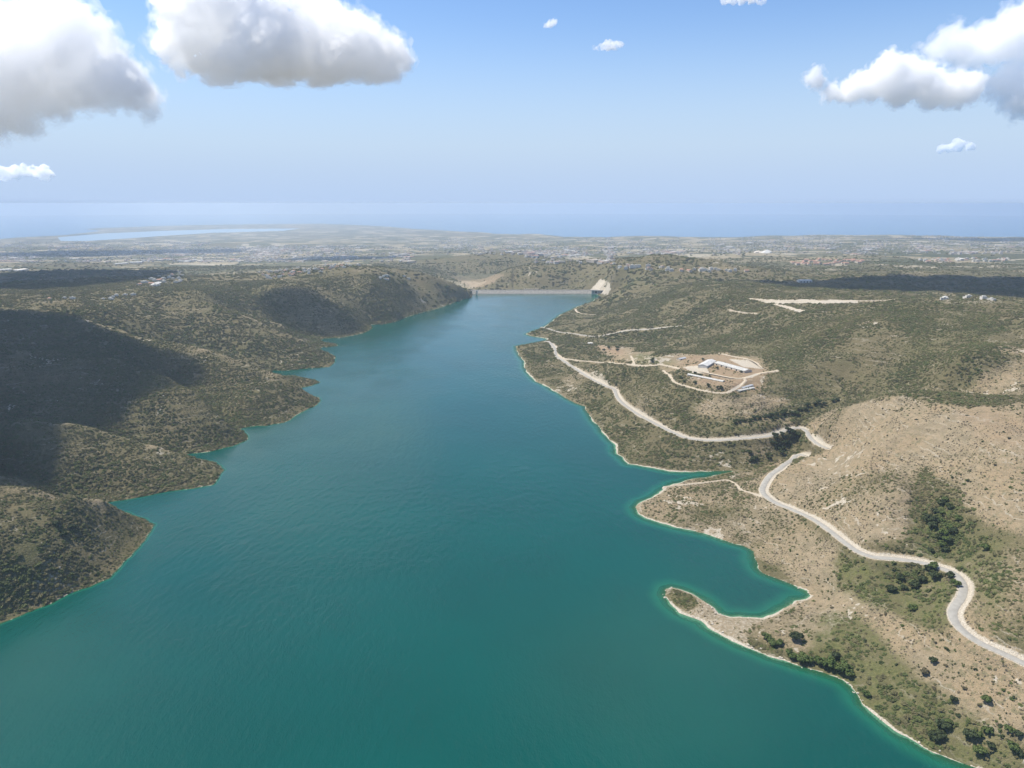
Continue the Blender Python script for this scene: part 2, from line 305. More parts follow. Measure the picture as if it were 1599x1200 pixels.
zone([(1190,645),(1262,652),(1300,630),(1335,616),(1330,606),(1270,622),(1215,640)], SC, 1.2)
zone([(1305,865),(1420,882),(1500,900),(1500,930),(1470,985),(1420,965),(1340,940),(1310,910)], SC, 0.85)
zone([(1430,740),(1450,738),(1480,780),(1530,830),(1599,850),(1720,880),(1720,1080),(1599,1030),(1520,985),(1510,910),(1400,868),(1335,848),(1410,838)], SC, 0.85)
zone([(1480,580),(1599,560),(1700,560),(1700,640),(1599,640),(1500,625)], SC, 0.65)
zone([(1470,460),(1599,460),(1700,470),(1700,580),(1599,560),(1520,540),(1450,500)], SC, 0.72)
zone([(1200,715),(1225,685),(1262,675),(1240,700),(1225,715)], SC, 1.0)
zone([(1190,645),(1262,652),(1300,630),(1335,616),(1330,606),(1270,622),(1215,640)], SC, 1.2)
zone([(1305,865),(1420,882),(1500,900),(1500,930),(1470,985),(1420,965),(1340,940),(1310,910)], GR, 1.0)
zone([(1430,800),(1480,780),(1530,830),(1580,850),(1560,980),(1510,910),(1430,868)], GR, 0.8)
zone([(1280,960),(1340,960),(1440,1060),(1599,1180),(1599,1260),(1400,1160),(1260,1040)], GR, 0.85)
zone([(985,554),(1010,553),(1052,564),(1042,574),(995,566)], GR, 1.0, 2)
zone([(1120,655),(1240,640),(1240,665),(1150,680)], GR, 0.5)
zone([(0,850),(60,820),(70,900),(30,960),(-60,1000),(-60,850)], GR, 0.6, 14)
zone([(1060,556),(1130,556),(1200,580),(1190,612),(1150,612),(1080,600)], RD, 0.5, 8)
zone([(925,540),(950,541),(975,548),(970,556),(945,552)], RD, 0.6, 3)
zone([(1138,562),(1150,561),(1185,566),(1190,577),(1160,573)], RK, 0.85, 2)
zone([(1066,573),(1100,570),(1110,585),(1080,582)], RK, 0.7, 3)
zone([(917,459),(926,446),(938,436),(952,441),(953,452),(949,460)], RK, 1.0, 1.5)
zone([(1450,462),(1470,465),(1570,468),(1560,475),(1470,474)], RK, 0.42, 6)
zone([(915,585),(935,578),(952,592),(958,604),(945,600)], RK, 0.55, 4)
zone([(30,925),(55,900),(90,895),(120,915),(105,930),(60,945)], RK, 0.42, 24)
zone([(1166,465),(1200,468),(1340,468),(1340,474),(1200,474)], RK, 0.8, 2)
zone([(1205,475),(1215,474),(1258,485),(1250,489)], RK, 0.8, 2)
zone([(1330,975),(1300,985),(1280,960),(1310,945)], RK, 0.4, 12)
zone([(1485,640),(1560,640),(1620,660),(1620,700),(1540,690)], RD, 0.25, 12)
spit = inpoly(U, V, [(1035,912),(1110,925),(1150,960),(1240,932),(1275,930),(1210,962),(1160,985),(1180,1016),(1060,965)]) & vis
isl = inpoly(U+2*fbm(X, Y, 6, 2, 44), V, [(1043,922),(1062,922),(1085,934),(1091,948),(1072,954),(1052,945)]) & vis
RK[spit] = 0.44; SC[spit] = 0.05; SC[isl] = 0.75; RK[isl] = 0.1; GR[isl] = 0.4
mm = (X < -150) & (RR < 2700) & (RR > 450); lx, ly = X[mm], Y[mm]; gl = np.full(lx.shape, 1e9); rl = np.full(lx.shape, 1e9)
for pl in VALLEYS: gl = np.minimum(gl, linedist(lx, ly, pl))
for rdg in RIDGES[:6]: rl = np.minimum(rl, linedist(lx, ly, [P(*map(float, tok.split())) for tok in rdg.split(';')]))
wob = 1+0.8*fbm(lx, ly, 50, 3, 63); k = np.exp(-(gl/(26*np.clip(wob, 0.3, 2)))**2); GUL = np.zeros(X.shape); GUL[mm] = k
SC[mm] = SC[mm]*(1-0.55*np.exp(-rl/15))+0.35*k; GR[mm] = np.maximum(GR[mm], 0.45*k)
for pix in ([(1405,476),(1425,500),(1440,535),(1430,570),(1410,604)], [(1250,490),(1235,530),(1240,580),(1262,636)], [(1530,500),(1535,540),(1510,590)], [(1060,448),(1030,470),(985,498)], [(1120,470),(1080,500),(1030,523),(960,530),(880,529)], [(990,432),(975,455),(950,475)]):
    pl = [hit(*q)[:2] for q in pix]; mq = (X > -50) & (RR < 3300) & (RR > 700); d_ = linedist(X[mq], Y[mq], pl); k = np.exp(-(d_/(22*np.clip(1+0.8*fbm(X[mq], Y[mq], 50, 3, 64), 0.3, 2)))**2)
    GUL[mq] = np.maximum(GUL[mq], k); SC[mq] = SC[mq]+0.3*k; GR[mq] = np.maximum(GR[mq], 0.35*k)
SC = soften(SC, 3); GR = soften(GR, 4); RD = soften(RD, 3)
SC = np.clip(SC+(0.5*fbm(X, Y, 70, 4, 51, 0.6)+0.25*fbm(X, Y, 260, 2, 53))*np.where(SC > 0.15, 1, 0.5), 0, 1)
bandw = np.where(X > 0, 1.4, 0.3)*np.where(spit, 1.6, 1)*np.clip(0.9+2.2*fbm(X, Y, 38, 3, 52), 0.12, 3)
RK = np.maximum(RK, np.where(RR < 3300, 0.82*sstep(bandw*1.5, bandw*0.8, np.abs(DS)), 0))
RK = np.maximum(RK, np.clip(CUT, 0, 1)); SC = SC*(1-np.clip(CUT*1.4, 0, 1))
nrm_s = np.zeros(X.shape)
RK = np.maximum(RK, np.where((RR < 3600) & (X > 0), 0.6*sstep(0.36, 0.7, fbm(X, Y, 55, 2, 54)+0.75*fbm(X, Y, 6, 3, 57)-0.15)*(0.3+0.7*(SC < 0.75)), 0))
RK = np.maximum(RK, np.where((RR < 3600) & (X < 0), 0.55*sstep(0.42, 0.7, fbm(X, Y, 40, 2, 55)+0.7*fbm(X, Y, 6, 3, 58)-0.15), 0))
fld = (RR > 3000)
SC = np.where(fld, np.clip(0.62+0.7*fbm(X, Y, 600, 4, 61), 0.05, 1), SC)
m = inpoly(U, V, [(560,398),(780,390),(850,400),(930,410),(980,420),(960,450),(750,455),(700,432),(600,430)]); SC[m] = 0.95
m = inpoly(U, V, [(700,432),(735,430),(790,428),(760,447),(740,450)]); SC[m] = 0.1; RD[m] = 0.5
m = inpoly(U, V, [(430,405),(540,401),(700,396),(760,394),(700,402),(600,408),(440,412)]); SC[m] = 0.05
m = inpoly(U, V, [(0,425),(130,418),(290,425),(320,432),(200,446),(100,452),(0,448)]); SC[m] = 1.0
zone_sand = inpoly(U0, V0, [(25,371.5),(95,368),(165,361),(150,360),(90,364),(20,370)]) & (RR > 9000); RK[zone_sand] = 1; SC[zone_sand] = 0
# ------------------------------------------------------------------ mesh helpers
def link(name, me, mat=None, parent=None, **kw):
    o = bpy.data.objects.new(name, me); COL.objects.link(o)
    if mat is not None and me is not None:
        for q in (mat if isinstance(mat, (list, tuple)) else [mat]):
            me.materials.append(q)
    if parent is not None: o.parent = parent
    for k, v in kw.items(): o[k] = v
    return o
def gridmesh(name, co, quads, smooth=True):
    me = bpy.data.meshes.new(name); nv = len(co); nf = len(quads); k = quads.shape[1]
    me.vertices.add(nv); me.vertices.foreach_set('co', co.astype(np.float32).ravel())
    me.loops.add(nf*k); me.loops.foreach_set('vertex_index', quads.astype(np.int32).ravel())
    me.polygons.add(nf); me.polygons.foreach_set('loop_start', np.arange(0, nf*k, k, dtype=np.int32))
    me.polygons.foreach_set('use_smooth', np.full(nf, smooth)); me.update(calc_edges=True); return me
def nd(nt, t, x=0, y=0, **kw):
    q = nt.nodes.new(t); q.location = (x, y)
    for k, v in kw.items(): setattr(q, k, v)
    return q
def newmat(name):
    m = bpy.data.materials.new(name); m.use_nodes = True; nt = m.node_tree; nt.nodes.clear()
    o = nd(nt, 'ShaderNodeOutputMaterial'); return m, nt, o
def mixc(nt, fac, a, b, typ='MIX'):
    q = nd(nt, 'ShaderNodeMix', data_type='RGBA', blend_type=typ)
    for s, v in ((0, fac), (6, a), (7, b)):
        if isinstance(v, bpy.types.NodeSocket): nt.links.new(v, q.inputs[s])
        else: q.inputs[s].default_value = v if s == 0 else (*v, 1)
    return q.outputs[2]
def math_(nt, op, a, b=0.0, c=0.0, clamp=False):
    q = nd(nt, 'ShaderNodeMath', operation=op, use_clamp=clamp)
    for s, v in ((0, a), (1, b), (2, c)):
        if isinstance(v, bpy.types.NodeSocket): nt.links.new(v, q.inputs[s])
        else: q.inputs[s].default_value = v
    return q.outputs[0]
def noise(nt, vec, scale, detail=4, rough=0.55):
    q = nd(nt, 'ShaderNodeTexNoise'); q.inputs['Scale'].default_value = scale; q.inputs['Detail'].default_value = detail; q.inputs['Roughness'].default_value = rough
    nt.links.new(vec, q.inputs['Vector']); return q.outputs['Fac']
def mapr(nt, v, a, b, c=0.0, d=1.0):
    q = nd(nt, 'ShaderNodeMapRange', interpolation_type='SMOOTHSTEP'); nt.links.new(v, q.inputs[0])
    for i, w in enumerate((a, b, c, d)): q.inputs[i+1].default_value = w
    return q.outputs[0]
def plain(name, col, rough=0.8, var=0.25, scale=0.3, metal=0.0):
    m, nt, o = newmat(name); g = nd(nt, 'ShaderNodeNewGeometry')
    f = noise(nt, g.outputs['Position'], scale, 4)
    c = mixc(nt, mapr(nt, f, 0.3, 0.7), tuple(x*(1-var) for x in col), tuple(min(1, x*(1+var)) for x in col))
    b = nd(nt, 'ShaderNodeBsdfPrincipled'); b.inputs['Roughness'].default_value = rough; b.inputs['Metallic'].default_value = metal
    nt.links.new(c, b.inputs['Base Color']); nt.links.new(b.outputs[0], o.inputs[0]); return m
print('zones', time.time()-T0)
# ------------------------------------------------------------------ clouds
SUN_AZ, SUN_EL = math.radians(-73), math.radians(61)
SV = np.array((math.sin(SUN_AZ)*math.cos(SUN_EL), math.cos(SUN_AZ)*math.cos(SUN_EL), math.sin(SUN_EL)))
def cloud_mat(name, dens, wisp=0, lo=0.46):
    m, nt, o = newmat(name); v = nd(nt, 'ShaderNodeVolumePrincipled'); v.inputs['Color'].default_value = (1, 1, 1, 1); v.inputs['Density'].default_value = dens; v.inputs['Anisotropy'].default_value = 0.4
    if wisp:
        g = nd(nt, 'ShaderNodeNewGeometry'); f = noise(nt, g.outputs['Position'], 1/wisp, 5, 0.62); nt.links.new(mapr(nt, f, lo, lo+0.2, 0.0, dens), v.inputs['Density'])
    nt.links.new(v.outputs[0], o.inputs['Volume']); return m
def ico_arrays():
    import bmesh
    bm = bmesh.new(); bmesh.ops.create_icosphere(bm, subdivisions=2, radius=1); bm.verts.ensure_lookup_table()
    v = np.array([x.co[:] for x in bm.verts]); f = np.array([[q.index for q in p.verts] for p in bm.faces]); bm.free(); return v, f
ICO = ico_arrays()
def cloud(name, label, blobs, dens, vox, depth=0.8, kids=7, base=None, rough=1.0, seed=0, group=None, fringe=True, kid=0.45, thin=False):
    r = np.random.default_rng(seed); bl = [(np.array(c, float), s) for c, s in blobs]; allb = list(bl)
    lv = bl
    for lev in range(2):
        nx = []
        for c, s in lv:
            for k in range(kids if lev == 0 else max(3, kids-3)):
                d = r.normal(size=3); d[1] *= depth; d /= np.linalg.norm(d); d[2] = d[2] if d[2] > -0.25 else -0.3*d[2]
                q = s*r.uniform(0.72, 1.22)*kid; nx.append((c+d*s*r.uniform(0.62, 0.9), q))
        allb += nx; lv = nx
    V0, F0 = ICO; n0 = len(V0)
    vv = np.concatenate([V0*q+c for c, q in allb]); ff = np.concatenate([F0+n0*k for k in range(len(allb))]); me = gridmesh('tmp', vv, ff)
    def remesh(me, vx):
        ob = bpy.data.objects.new('tmp', me); COL.objects.link(ob)
        rm = ob.modifiers.new('r', 'REMESH'); rm.mode = 'VOXEL'; rm.voxel_size = vx
        dg = bpy.context.evaluated_depsgraph_get(); m2 = bpy.data.meshes.new_from_object(ob.evaluated_get(dg))
        bpy.data.objects.remove(ob); bpy.data.meshes.remove(me); return m2
    def puff(m2, amps, push=0.0, sd=0):
        nv = len(m2.vertices); co = np.empty(nv*3, np.float32); m2.vertices.foreach_get('co', co); co = co.reshape(-1, 3).astype(float)
        no = np.empty(nv*3, np.float32); m2.vertices.foreach_get('normal', no); no = no.reshape(-1, 3); d = np.full(nv, push)
        for sc_, am in amps:
            f = np.abs(fbm(co[:,0]+co[:,2]*0.7, co[:,1]+co[:,2]*0.9, sc_, 3, 5+seed+sd))+np.abs(fbm(co[:,0]-co[:,2]*1.1, co[:,2]*0.8-co[:,1], sc_, 3, 6+seed+sd))
            d = d+(f-0.45)*am
        co += no*d[:,None]
        if base is not None:
            lo = co[:,2] < base; co[lo,2] = base+(co[lo,2]-base)*0.3
        m2.vertices.foreach_set('co', co.astype(np.float32).ravel()); m2.update()
    t_ = time.time(); m2 = remesh(me, vox); print(' remesh', time.time()-t_); R0 = np.mean([b[1] for b in bl])
    puff(m2, ((R0*1.1, R0*0.5*rough), (R0*0.4, R0*0.35*rough)))
    m2 = remesh(m2, vox*0.8); puff(m2, ((R0*0.22, R0*0.22*rough), (R0*0.09, R0*0.1*rough)), sd=3)
    m2.materials.clear()
    o = link(name, m2, cloud_mat('cloud_vapour', dens, R0*1.5 if thin else 0, 0.36), label=label, category='cloud')
    if fringe and not thin:
        m3 = m2.copy(); puff(m3, ((R0*0.5, R0*0.4), (R0*0.15, R0*0.2)), R0*0.14, 9); m3 = remesh(m3, vox); m3.materials.clear()
        link('cloud_fringe', m3, cloud_mat('thin_vapour', dens*0.55, R0*0.55), o)
    print(' cloud', len(allb), time.time()-t_)
    if group: o['group'] = group
    return o
def px_blobs(lst, Yd, jit=0.5, seed=0):
    r = np.random.default_rng(seed); out = []
    for u, v, rp in lst:
        _, k = PD(u, v, Yd); c, k = PD(u, v, Yd+r.uniform(-jit, jit)*rp*k*2); out.append((c, rp*k))
    return out
cloud('cloud', 'big white heaped cloud reaching out of the top of the sky, left of centre',
  px_blobs([(300,55,48),(350,35,60),(420,68,56),(480,66,52),(540,76,50),(588,88,42),(618,92,24),(450,30,40),(520,48,42),(380,100,30),(430,108,26),(330,92,34),(272,85,22),(500,102,32),(560,106,26),(360,-10,60),(300,5,45),(280,45,28)], 5600, seed=1), 0.013, 13, base=PD(430,132,5600)[0][2], seed=1)
cloud('cloud', 'broad pale grey cloud bank at the left edge of the sky',
  px_blobs([(10,95,70),(80,80,58),(140,105,48),(185,130,40),(222,152,22),(60,140,48),(20,175,34),(120,55,40),(160,72,24),(-40,60,60),(110,145,34),(-60,120,80),(60,40,40),(-10,205,20)], 7600, seed=2), 0.006, 18, base=None, seed=2)
cloud('cloud', 'long ragged white cloud with a horn at its left end, in the right sky',
  px_blobs([(1270,124,12),(1300,146,13),(1335,140,19),(1365,130,23),(1392,112,26),(1425,125,31),(1460,138,28),(1495,140,26),(1515,138,15),(1400,140,23),(1320,148,13)], 9000, seed=3), 0.014, 15, base=None, seed=3, rough=1.2)
cloud('cloud', 'pale cloud above the horned one, running out of the upper right edge',
  px_blobs([(1462,78,17),(1495,72,23),(1530,68,28),(1570,62,31),(1605,58,36),(1640,55,38)], 9500, seed=4), 0.008, 16, seed=4, rough=1.2)
cloud('cloud', 'pale rounded cloud at the right edge below the upper right one',
  px_blobs([(1558,132,20),(1590,130,31),(1620,132,36),(1590,150,26),(1650,140,38)], 9300, seed=5), 0.008, 16, seed=5, rough=1.2)
cloud('cloud', 'small flat cloud low over the sea at the right', px_blobs([(1468,233,6),(1495,227,9),(1515,229,7),(1483,231,7)], 15000, seed=6), 0.02, 22, thin=True, seed=6)
cloud('cloud', 'tiny cloud puff high in the middle of the blue sky', px_blobs([(928,75,4),(938,74,6),(950,72,8),(961,71,7),(970,70,5)], 9000, seed=7), 0.022, 14, thin=True, seed=7, rough=1.3)
cloud('cloud', 'faint wisp of cloud left above the tiny middle puff', px_blobs([(853,40,4),(859,37,6),(865,34,5)], 9000, seed=8), 0.022, 10, thin=True, seed=8, rough=1.3)
cloud('cloud', 'small low cloud at the left edge under the grey bank', px_blobs([(-20,272,12),(5,273,10),(25,270,10),(40,267,9),(52,269,10),(68,270,11),(80,273,6)], 14000, seed=9), 0.02, 24, thin=True, seed=9)
cloud('cloud', 'thin cloud cut by the top edge right of the middle', px_blobs([(1132,3,6),(1145,0,8),(1160,-3,10),(1175,-2,9),(1190,1,7)], 8000, seed=10), 0.022, 14, thin=True, seed=10, rough=1.2)
def shade_cloud(label, poly, h, dens, vox, seed, rmax, rows, num=26):
    # cloud drifting overhead whose footprint along the sun's rays is the shaded stretch of ground
    r = np.random.default_rng(seed); m = (RR[::4,::4] > rows[0]) & (RR[::4,::4] < rows[1]); u, v = U[::4,::4][m], V[::4,::4][m]
    k = SV[:2]/SV[2]; x, y, z = X[::4,::4][m], Y[::4,::4][m], Z[::4,::4][m]; qx, qy = x+k[0]*(h-z), y+k[1]*(h-z)
    i = inpoly(u, v, poly); ix, iy = qx[i], qy[i]; ox, oy = qx[~i], qy[~i]; on = (u[~i] > -60) & (u[~i] < 1660); ox, oy = ox[on], oy[on]
    c = r.choice(len(ix), min(len(ix), 700), replace=False); d = np.array([np.sqrt(((ox-ix[j])**2+(oy-iy[j])**2).min()) for j in c])
    blobs = []; left = np.ones(len(c), bool)
    while left.any() and len(blobs) < num:
        j = np.argmax(np.where(left, np.minimum(d, rmax), -1)); R = min(d[j], rmax)
        if R < rmax*0.06: break
        q = (ix[c[j]], iy[c[j]]); left[j] = False
        if blobs and min(math.hypot(q[0]-b[0][0], q[1]-b[0][1])-0.85*(R+b[1]) for b in blobs) > 0: continue
        blobs.append(((q[0], q[1], h), R*0.98)); left &= np.hypot(ix[c]-ix[c[j]], iy[c]-iy[c[j]]) > R*0.75
    return cloud('cloud', label, blobs, dens, vox, depth=1.0, kids=5, seed=seed, rough=0.5, fringe=False, kid=0.22)
shade_cloud('overhead cloud out of frame shading the left hills', [(-160,482),(60,486),(112,490),(175,516),(250,541),(350,564),(402,581),(372,590),(310,605),(262,609),(205,622),(190,650),(215,670),(187,688),(150,677),(107,668),(100,700),(87,737),(82,765),(0,766),(-160,766)], 1250, 0.03, 20, 21, 170, (500, 2200), 110)
shade_cloud('overhead cloud out of frame shading the middle left gully', [(395,460),(440,448),(485,449),(505,462),(530,478),(560,498),(578,512),(560,521),(500,528),(470,521),(420,500)], 1350, 0.018, 18, 22, 110, (1300, 3000))
shade_cloud('overhead cloud out of frame shading the foot behind the dam', [(760,448),(790,432),(812,424),(824,430),(824,448)], 1900, 0.03, 14, 23, 70, (2600, 4200))
shade_cloud('overhead cloud out of frame shading the plateau wood', [(1050,450),(1090,440),(1180,436),(1240,440),(1300,436),(1420,428),(1480,430),(1680,436),(1680,472),(1599,467),(1500,458),(1400,456),(1360,459),(1300,450),(1200,452),(1100,456)], 1400, 0.025, 22, 24, 130, (1350, 3600), 50)
shade_cloud('overhead cloud out of frame shading the far left wooded valley', [(-100,425),(0,424),(40,420),(130,416),(240,419),(295,425),(325,432),(210,446),(60,452),(0,452),(-100,452)], 1500, 0.02, 26, 25, 190, (2200, 5200))
print('clouds', time.time()-T0)
# ------------------------------------------------------------------ ground material
def ground_mat():
    m, nt, o = newmat('ground'); L = nt.links.new
    g = nd(nt, 'ShaderNodeNewGeometry'); pos = g.outputs['Position']
    at = nd(nt, 'ShaderNodeAttribute', attribute_name='zone'); sp = nd(nt, 'ShaderNodeSeparateColor'); L(at.outputs['Color'], sp.inputs[0])
    sc, gr, rk, rd = sp.outputs[0], sp.outputs[1], sp.outputs[2], at.outputs['Alpha']
    dist = nd(nt, 'ShaderNodeAttribute', attribute_name='plain').outputs['Fac']
    n1 = noise(nt, pos, 0.45, 3); n2 = noise(nt, pos, 0.09, 4); n3 = noise(nt, pos, 0.016, 4); n4 = noise(nt, pos, 1.3, 2)
    tan = mixc(nt, mapr(nt, n2, 0.3, 0.7), DRY[0], DRY[1]); tan = mixc(nt, mapr(nt, n3, 0.38, 0.65), tan, DRY[2])
    tan = mixc(nt, mapr(nt, n4, 0.54, 0.72, 0, 0.6), tan, DRY[3])
    n5 = noise(nt, pos, 0.22, 5, 0.7); tan = mixc(nt, math_(nt, 'MULTIPLY', mapr(nt, n5, 0.5, 0.62), mapr(nt, n3, 0.35, 0.65, 0.3, 0.85)), tan, (0.145, 0.135, 0.075))
    sx = nd(nt, 'ShaderNodeSeparateXYZ'); L(pos, sx.inputs[0])
    lz = math_(nt, 'FRACT', math_(nt, 'ADD', math_(nt, 'MULTIPLY', sx.outputs[2], 0.19), math_(nt, 'MULTIPLY', n2, 1.6)))
    line = math_(nt, 'MULTIPLY', mapr(nt, lz, 0.8, 0.95), mapr(nt, noise(nt, pos, 0.03, 3), 0.48, 0.62))
    tan = mixc(nt, math_(nt, 'MULTIPLY', line, 0.55), tan, (0.40, 0.36, 0.29)); lz2 = mapr(nt, lz, 0.5, 0.62); lz3 = mapr(nt, lz, 0.76, 0.64)
    tan = mixc(nt, math_(nt, 'MULTIPLY', math_(nt, 'MULTIPLY', lz2, lz3), 0.35), tan, (0.16, 0.135, 0.09))
    scr = mixc(nt, mapr(nt, n2, 0.3, 0.7), SCR[0], SCR[1]); scr = mixc(nt, mapr(nt, n3, 0.4, 0.65), scr, SCR[2])
    scr = mixc(nt, mapr(nt, n1, 0.52, 0.75, 0, 0.6), scr, SCR[3]); scr = mixc(nt, math_(nt, 'MULTIPLY', line, 0.85), scr, (0.27, 0.235, 0.17))
    e = math_(nt, 'ADD', sc, math_(nt, 'MULTIPLY', math_(nt, 'SUBTRACT', n1, 0.5), 0.9))
    c = mixc(nt, mapr(nt, e, 0.3, 0.75), tan, scr)
    grn = mixc(nt, mapr(nt, n1, 0.3, 0.7), (0.075, 0.088, 0.03), (0.14, 0.138, 0.055))
    c = mixc(nt, math_(nt, 'MULTIPLY', gr, mapr(nt, n2, 0.35, 0.65, 0.35, 1)), c, grn)
    red = mixc(nt, mapr(nt, n2, 0.3, 0.7), (0.25, 0.15, 0.09), (0.36, 0.26, 0.17))
    c = mixc(nt, math_(nt, 'MULTIPLY', rd, 0.85), c, red)
    # field patchwork and woods on the plain
    vo = nd(nt, 'ShaderNodeTexVoronoi', feature='F1'); vo.inputs['Scale'].default_value = 0.0052; vo.inputs['Randomness'].default_value = 0.9; L(pos, vo.inputs['Vector'])
    sv = nd(nt, 'ShaderNodeSeparateColor'); L(vo.outputs['Color'], sv.inputs[0])
    fieldc = mixc(nt, mapr(nt, sv.outputs[0], 0.45, 0.6), (0.095, 0.10, 0.055), (0.33, 0.275, 0.18)); fieldc = mixc(nt, mapr(nt, sv.outputs[1], 0.6, 0.62), fieldc, (0.055, 0.07, 0.035))
    fieldc = mixc(nt, mapr(nt, sv.outputs[2], 0.9, 0.92), fieldc, (0.42, 0.37, 0.28))
    c = mixc(nt, math_(nt, 'MULTIPLY', dist, mapr(nt, sc, 0.85, 0.95, 0.75, 0.0)), c, fieldc)
    vd = nd(nt, 'ShaderNodeTexVoronoi', feature='F1'); vd.inputs['Scale'].default_value = 0.055; L(pos, vd.inputs['Vector'])
    dots = math_(nt, 'MULTIPLY', mapr(nt, vd.outputs['Distance'], 0.45, 0.25), mapr(nt, n3, 0.35, 0.6, 0.1, 0.85))
    c = mixc(nt, math_(nt, 'MULTIPLY', dots, dist), c, (0.035, 0.045, 0.025))
    rock = mixc(nt, mapr(nt, n1, 0.3, 0.7), ROCK[0], ROCK[1]); rock = mixc(nt, mapr(nt, n4, 0.4, 0.62), rock, ROCK[2])
    er = math_(nt, 'ADD', rk, math_(nt, 'MULTIPLY', math_(nt, 'SUBTRACT', n1, 0.5), 0.7))
    c = mixc(nt, mapr(nt, er, 0.35, 0.7), c, rock)
    b = nd(nt, 'ShaderNodeBsdfPrincipled'); b.inputs['Roughness'].default_value = 0.95; b.inputs['Specular IOR Level'].default_value = 0.1
    L(c, b.inputs['Base Color'])
    bp = nd(nt, 'ShaderNodeBump'); bp.inputs['Strength'].default_value = 0.9; bp.inputs['Distance'].default_value = 1.6
    hh = math_(nt, 'ADD', n1, math_(nt, 'MULTIPLY', n4, 0.5)); L(hh, bp.inputs['Height']); L(bp.outputs[0], b.inputs['Normal'])
    L(b.outputs[0], o.inputs[0]); return m
DRY = [(0.30, 0.238, 0.155), (0.205, 0.168, 0.107), (0.28, 0.213, 0.13), (0.37, 0.325, 0.238)]
SCR = [(0.106, 0.093, 0.048), (0.145, 0.121, 0.066), (0.116, 0.105, 0.053), (0.22, 0.178, 0.106)]
ROCK = [(0.44, 0.385, 0.30), (0.34, 0.295, 0.225), (0.52, 0.47, 0.385)]
GROUND = ground_mat()
i0 = np.arange(NR*NA).reshape(NR, NA)
q = np.stack([i0[:-1,:-1], i0[:-1,1:], i0[1:,1:], i0[1:,:-1]], -1).reshape(-1, 4)
co = np.stack([X, Y, Z], -1).reshape(-1, 3)
me = gridmesh('terrain', co, q)
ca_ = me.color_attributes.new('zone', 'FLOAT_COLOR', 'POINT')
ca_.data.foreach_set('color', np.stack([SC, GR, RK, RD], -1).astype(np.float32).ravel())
fa_ = me.attributes.new('plain', 'FLOAT', 'POINT'); fa_.data.foreach_set('value', sstep(2600, 4200, RR).astype(np.float32).ravel())
terrain = link('terrain', me, GROUND, kind='structure')
print('terrain', time.time()-T0)
# ------------------------------------------------------------------ lake
def water_mat(name, deep, shallow, use_depth, rough, wave):
    m, nt, o = newmat(name); L = nt.links.new
    g = nd(nt, 'ShaderNodeNewGeometry'); pos = g.outputs['Position']
    b = nd(nt, 'ShaderNodeBsdfPrincipled'); b.inputs['Roughness'].default_value = rough; b.inputs['IOR'].default_value = 1.33
    if use_depth:
        dp = nd(nt, 'ShaderNodeAttribute', attribute_name='depth').outputs['Fac']
        n = noise(nt, pos, 0.006, 3)
        dcol = mixc(nt, mapr(nt, n, 0.3, 0.7), deep, tuple(x*0.86 for x in deep))
        c = mixc(nt, mapr(nt, dp, 0.3, 4.5), shallow, dcol); L(c, b.inputs['Base Color'])
        tr = nd(nt, 'ShaderNodeBsdfTransparent'); tr.inputs[0].default_value = (0.55, 0.85, 0.72, 1)
        mx = nd(nt, 'ShaderNodeMixShader'); L(mapr(nt, dp, 0.0, 2.2, 0.3, 1.0), mx.inputs[0]); L(tr.outputs[0], mx.inputs[1]); L(b.outputs[0], mx.inputs[2]); L(mx.outputs[0], o.inputs[0])
    else:
        b.inputs['Base Color'].default_value = (*deep, 1); L(b.outputs[0], o.inputs[0])
    sc = nd(nt, 'ShaderNodeMapping'); sc.inputs['Rotation'].default_value = (0, 0, 0.5); sc.inputs['Scale'].default_value = (1, 0.45, 1); L(pos, sc.inputs[0])
    w1 = noise(nt, sc.outputs[0], 0.9*wave, 3); w2 = noise(nt, sc.outputs[0], 0.16*wave, 3); w3 = noise(nt, pos, 0.012*wave, 2)
    hh = math_(nt, 'ADD', math_(nt, 'MULTIPLY', w1, 0.35), math_(nt, 'MULTIPLY', w2, 0.9))
    w4 = noise(nt, sc.outputs[0], 0.0035*wave, 4, 0.6); hh = math_(nt, 'MULTIPLY', hh, math_(nt, 'MULTIPLY', mapr(nt, w3, 0.3, 0.7, 0.7, 1.1), mapr(nt, w4, 0.4, 0.6, 0.6, 1.15)))
    bp = nd(nt, 'ShaderNodeBump'); bp.inputs['Strength'].default_value = 0.8; bp.inputs['Distance'].default_value = 1.1; L(hh, bp.inputs['Height']); L(bp.outputs[0], b.inputs['Normal'])
    return m
LAKE = water_mat('lake_water', (0.0004, 0.063, 0.050), (0.010, 0.12, 0.068), True, 0.07, 1.0)
sub = (slice(0, nrow, 2), slice(0, NA, 2))
zs = Z[sub].copy(); xs, ys = X[sub], Y[sub]; ds = DS[sub]
inl = (ds < 14) & ~((ys > DAMY+16) & (xs > DAMX0-30) & (xs < DAMX1+30))
idx = np.full(xs.shape, -1); 
cell = inl[:-1,:-1] & inl[1:,:-1] & inl[:-1,1:] & inl[1:,1:] & ((zs[:-1,:-1] < 0.5) | (zs[1:,1:] < 0.5) | (zs[:-1,1:] < 0.5) | (zs[1:,:-1] < 0.5))
vk = np.zeros(xs.shape, bool); vk[:-1,:-1] |= cell; vk[1:,:-1] |= cell; vk[:-1,1:] |= cell; vk[1:,1:] |= cell
idx[vk] = np.arange(vk.sum())
a, b_ = np.nonzero(cell)
q = np.stack([idx[a,b_], idx[a,b_+1], idx[a+1,b_+1], idx[a+1,b_]], -1)
co = np.stack([xs[vk], ys[vk], np.zeros(vk.sum())], -1)
me = gridmesh('lake', co, q)
me.attributes.new('depth', 'FLOAT', 'POINT').data.foreach_set('value', np.clip(-zs[vk], 0, 60).astype(np.float32))
link('lake_water', me, LAKE, kind='structure')
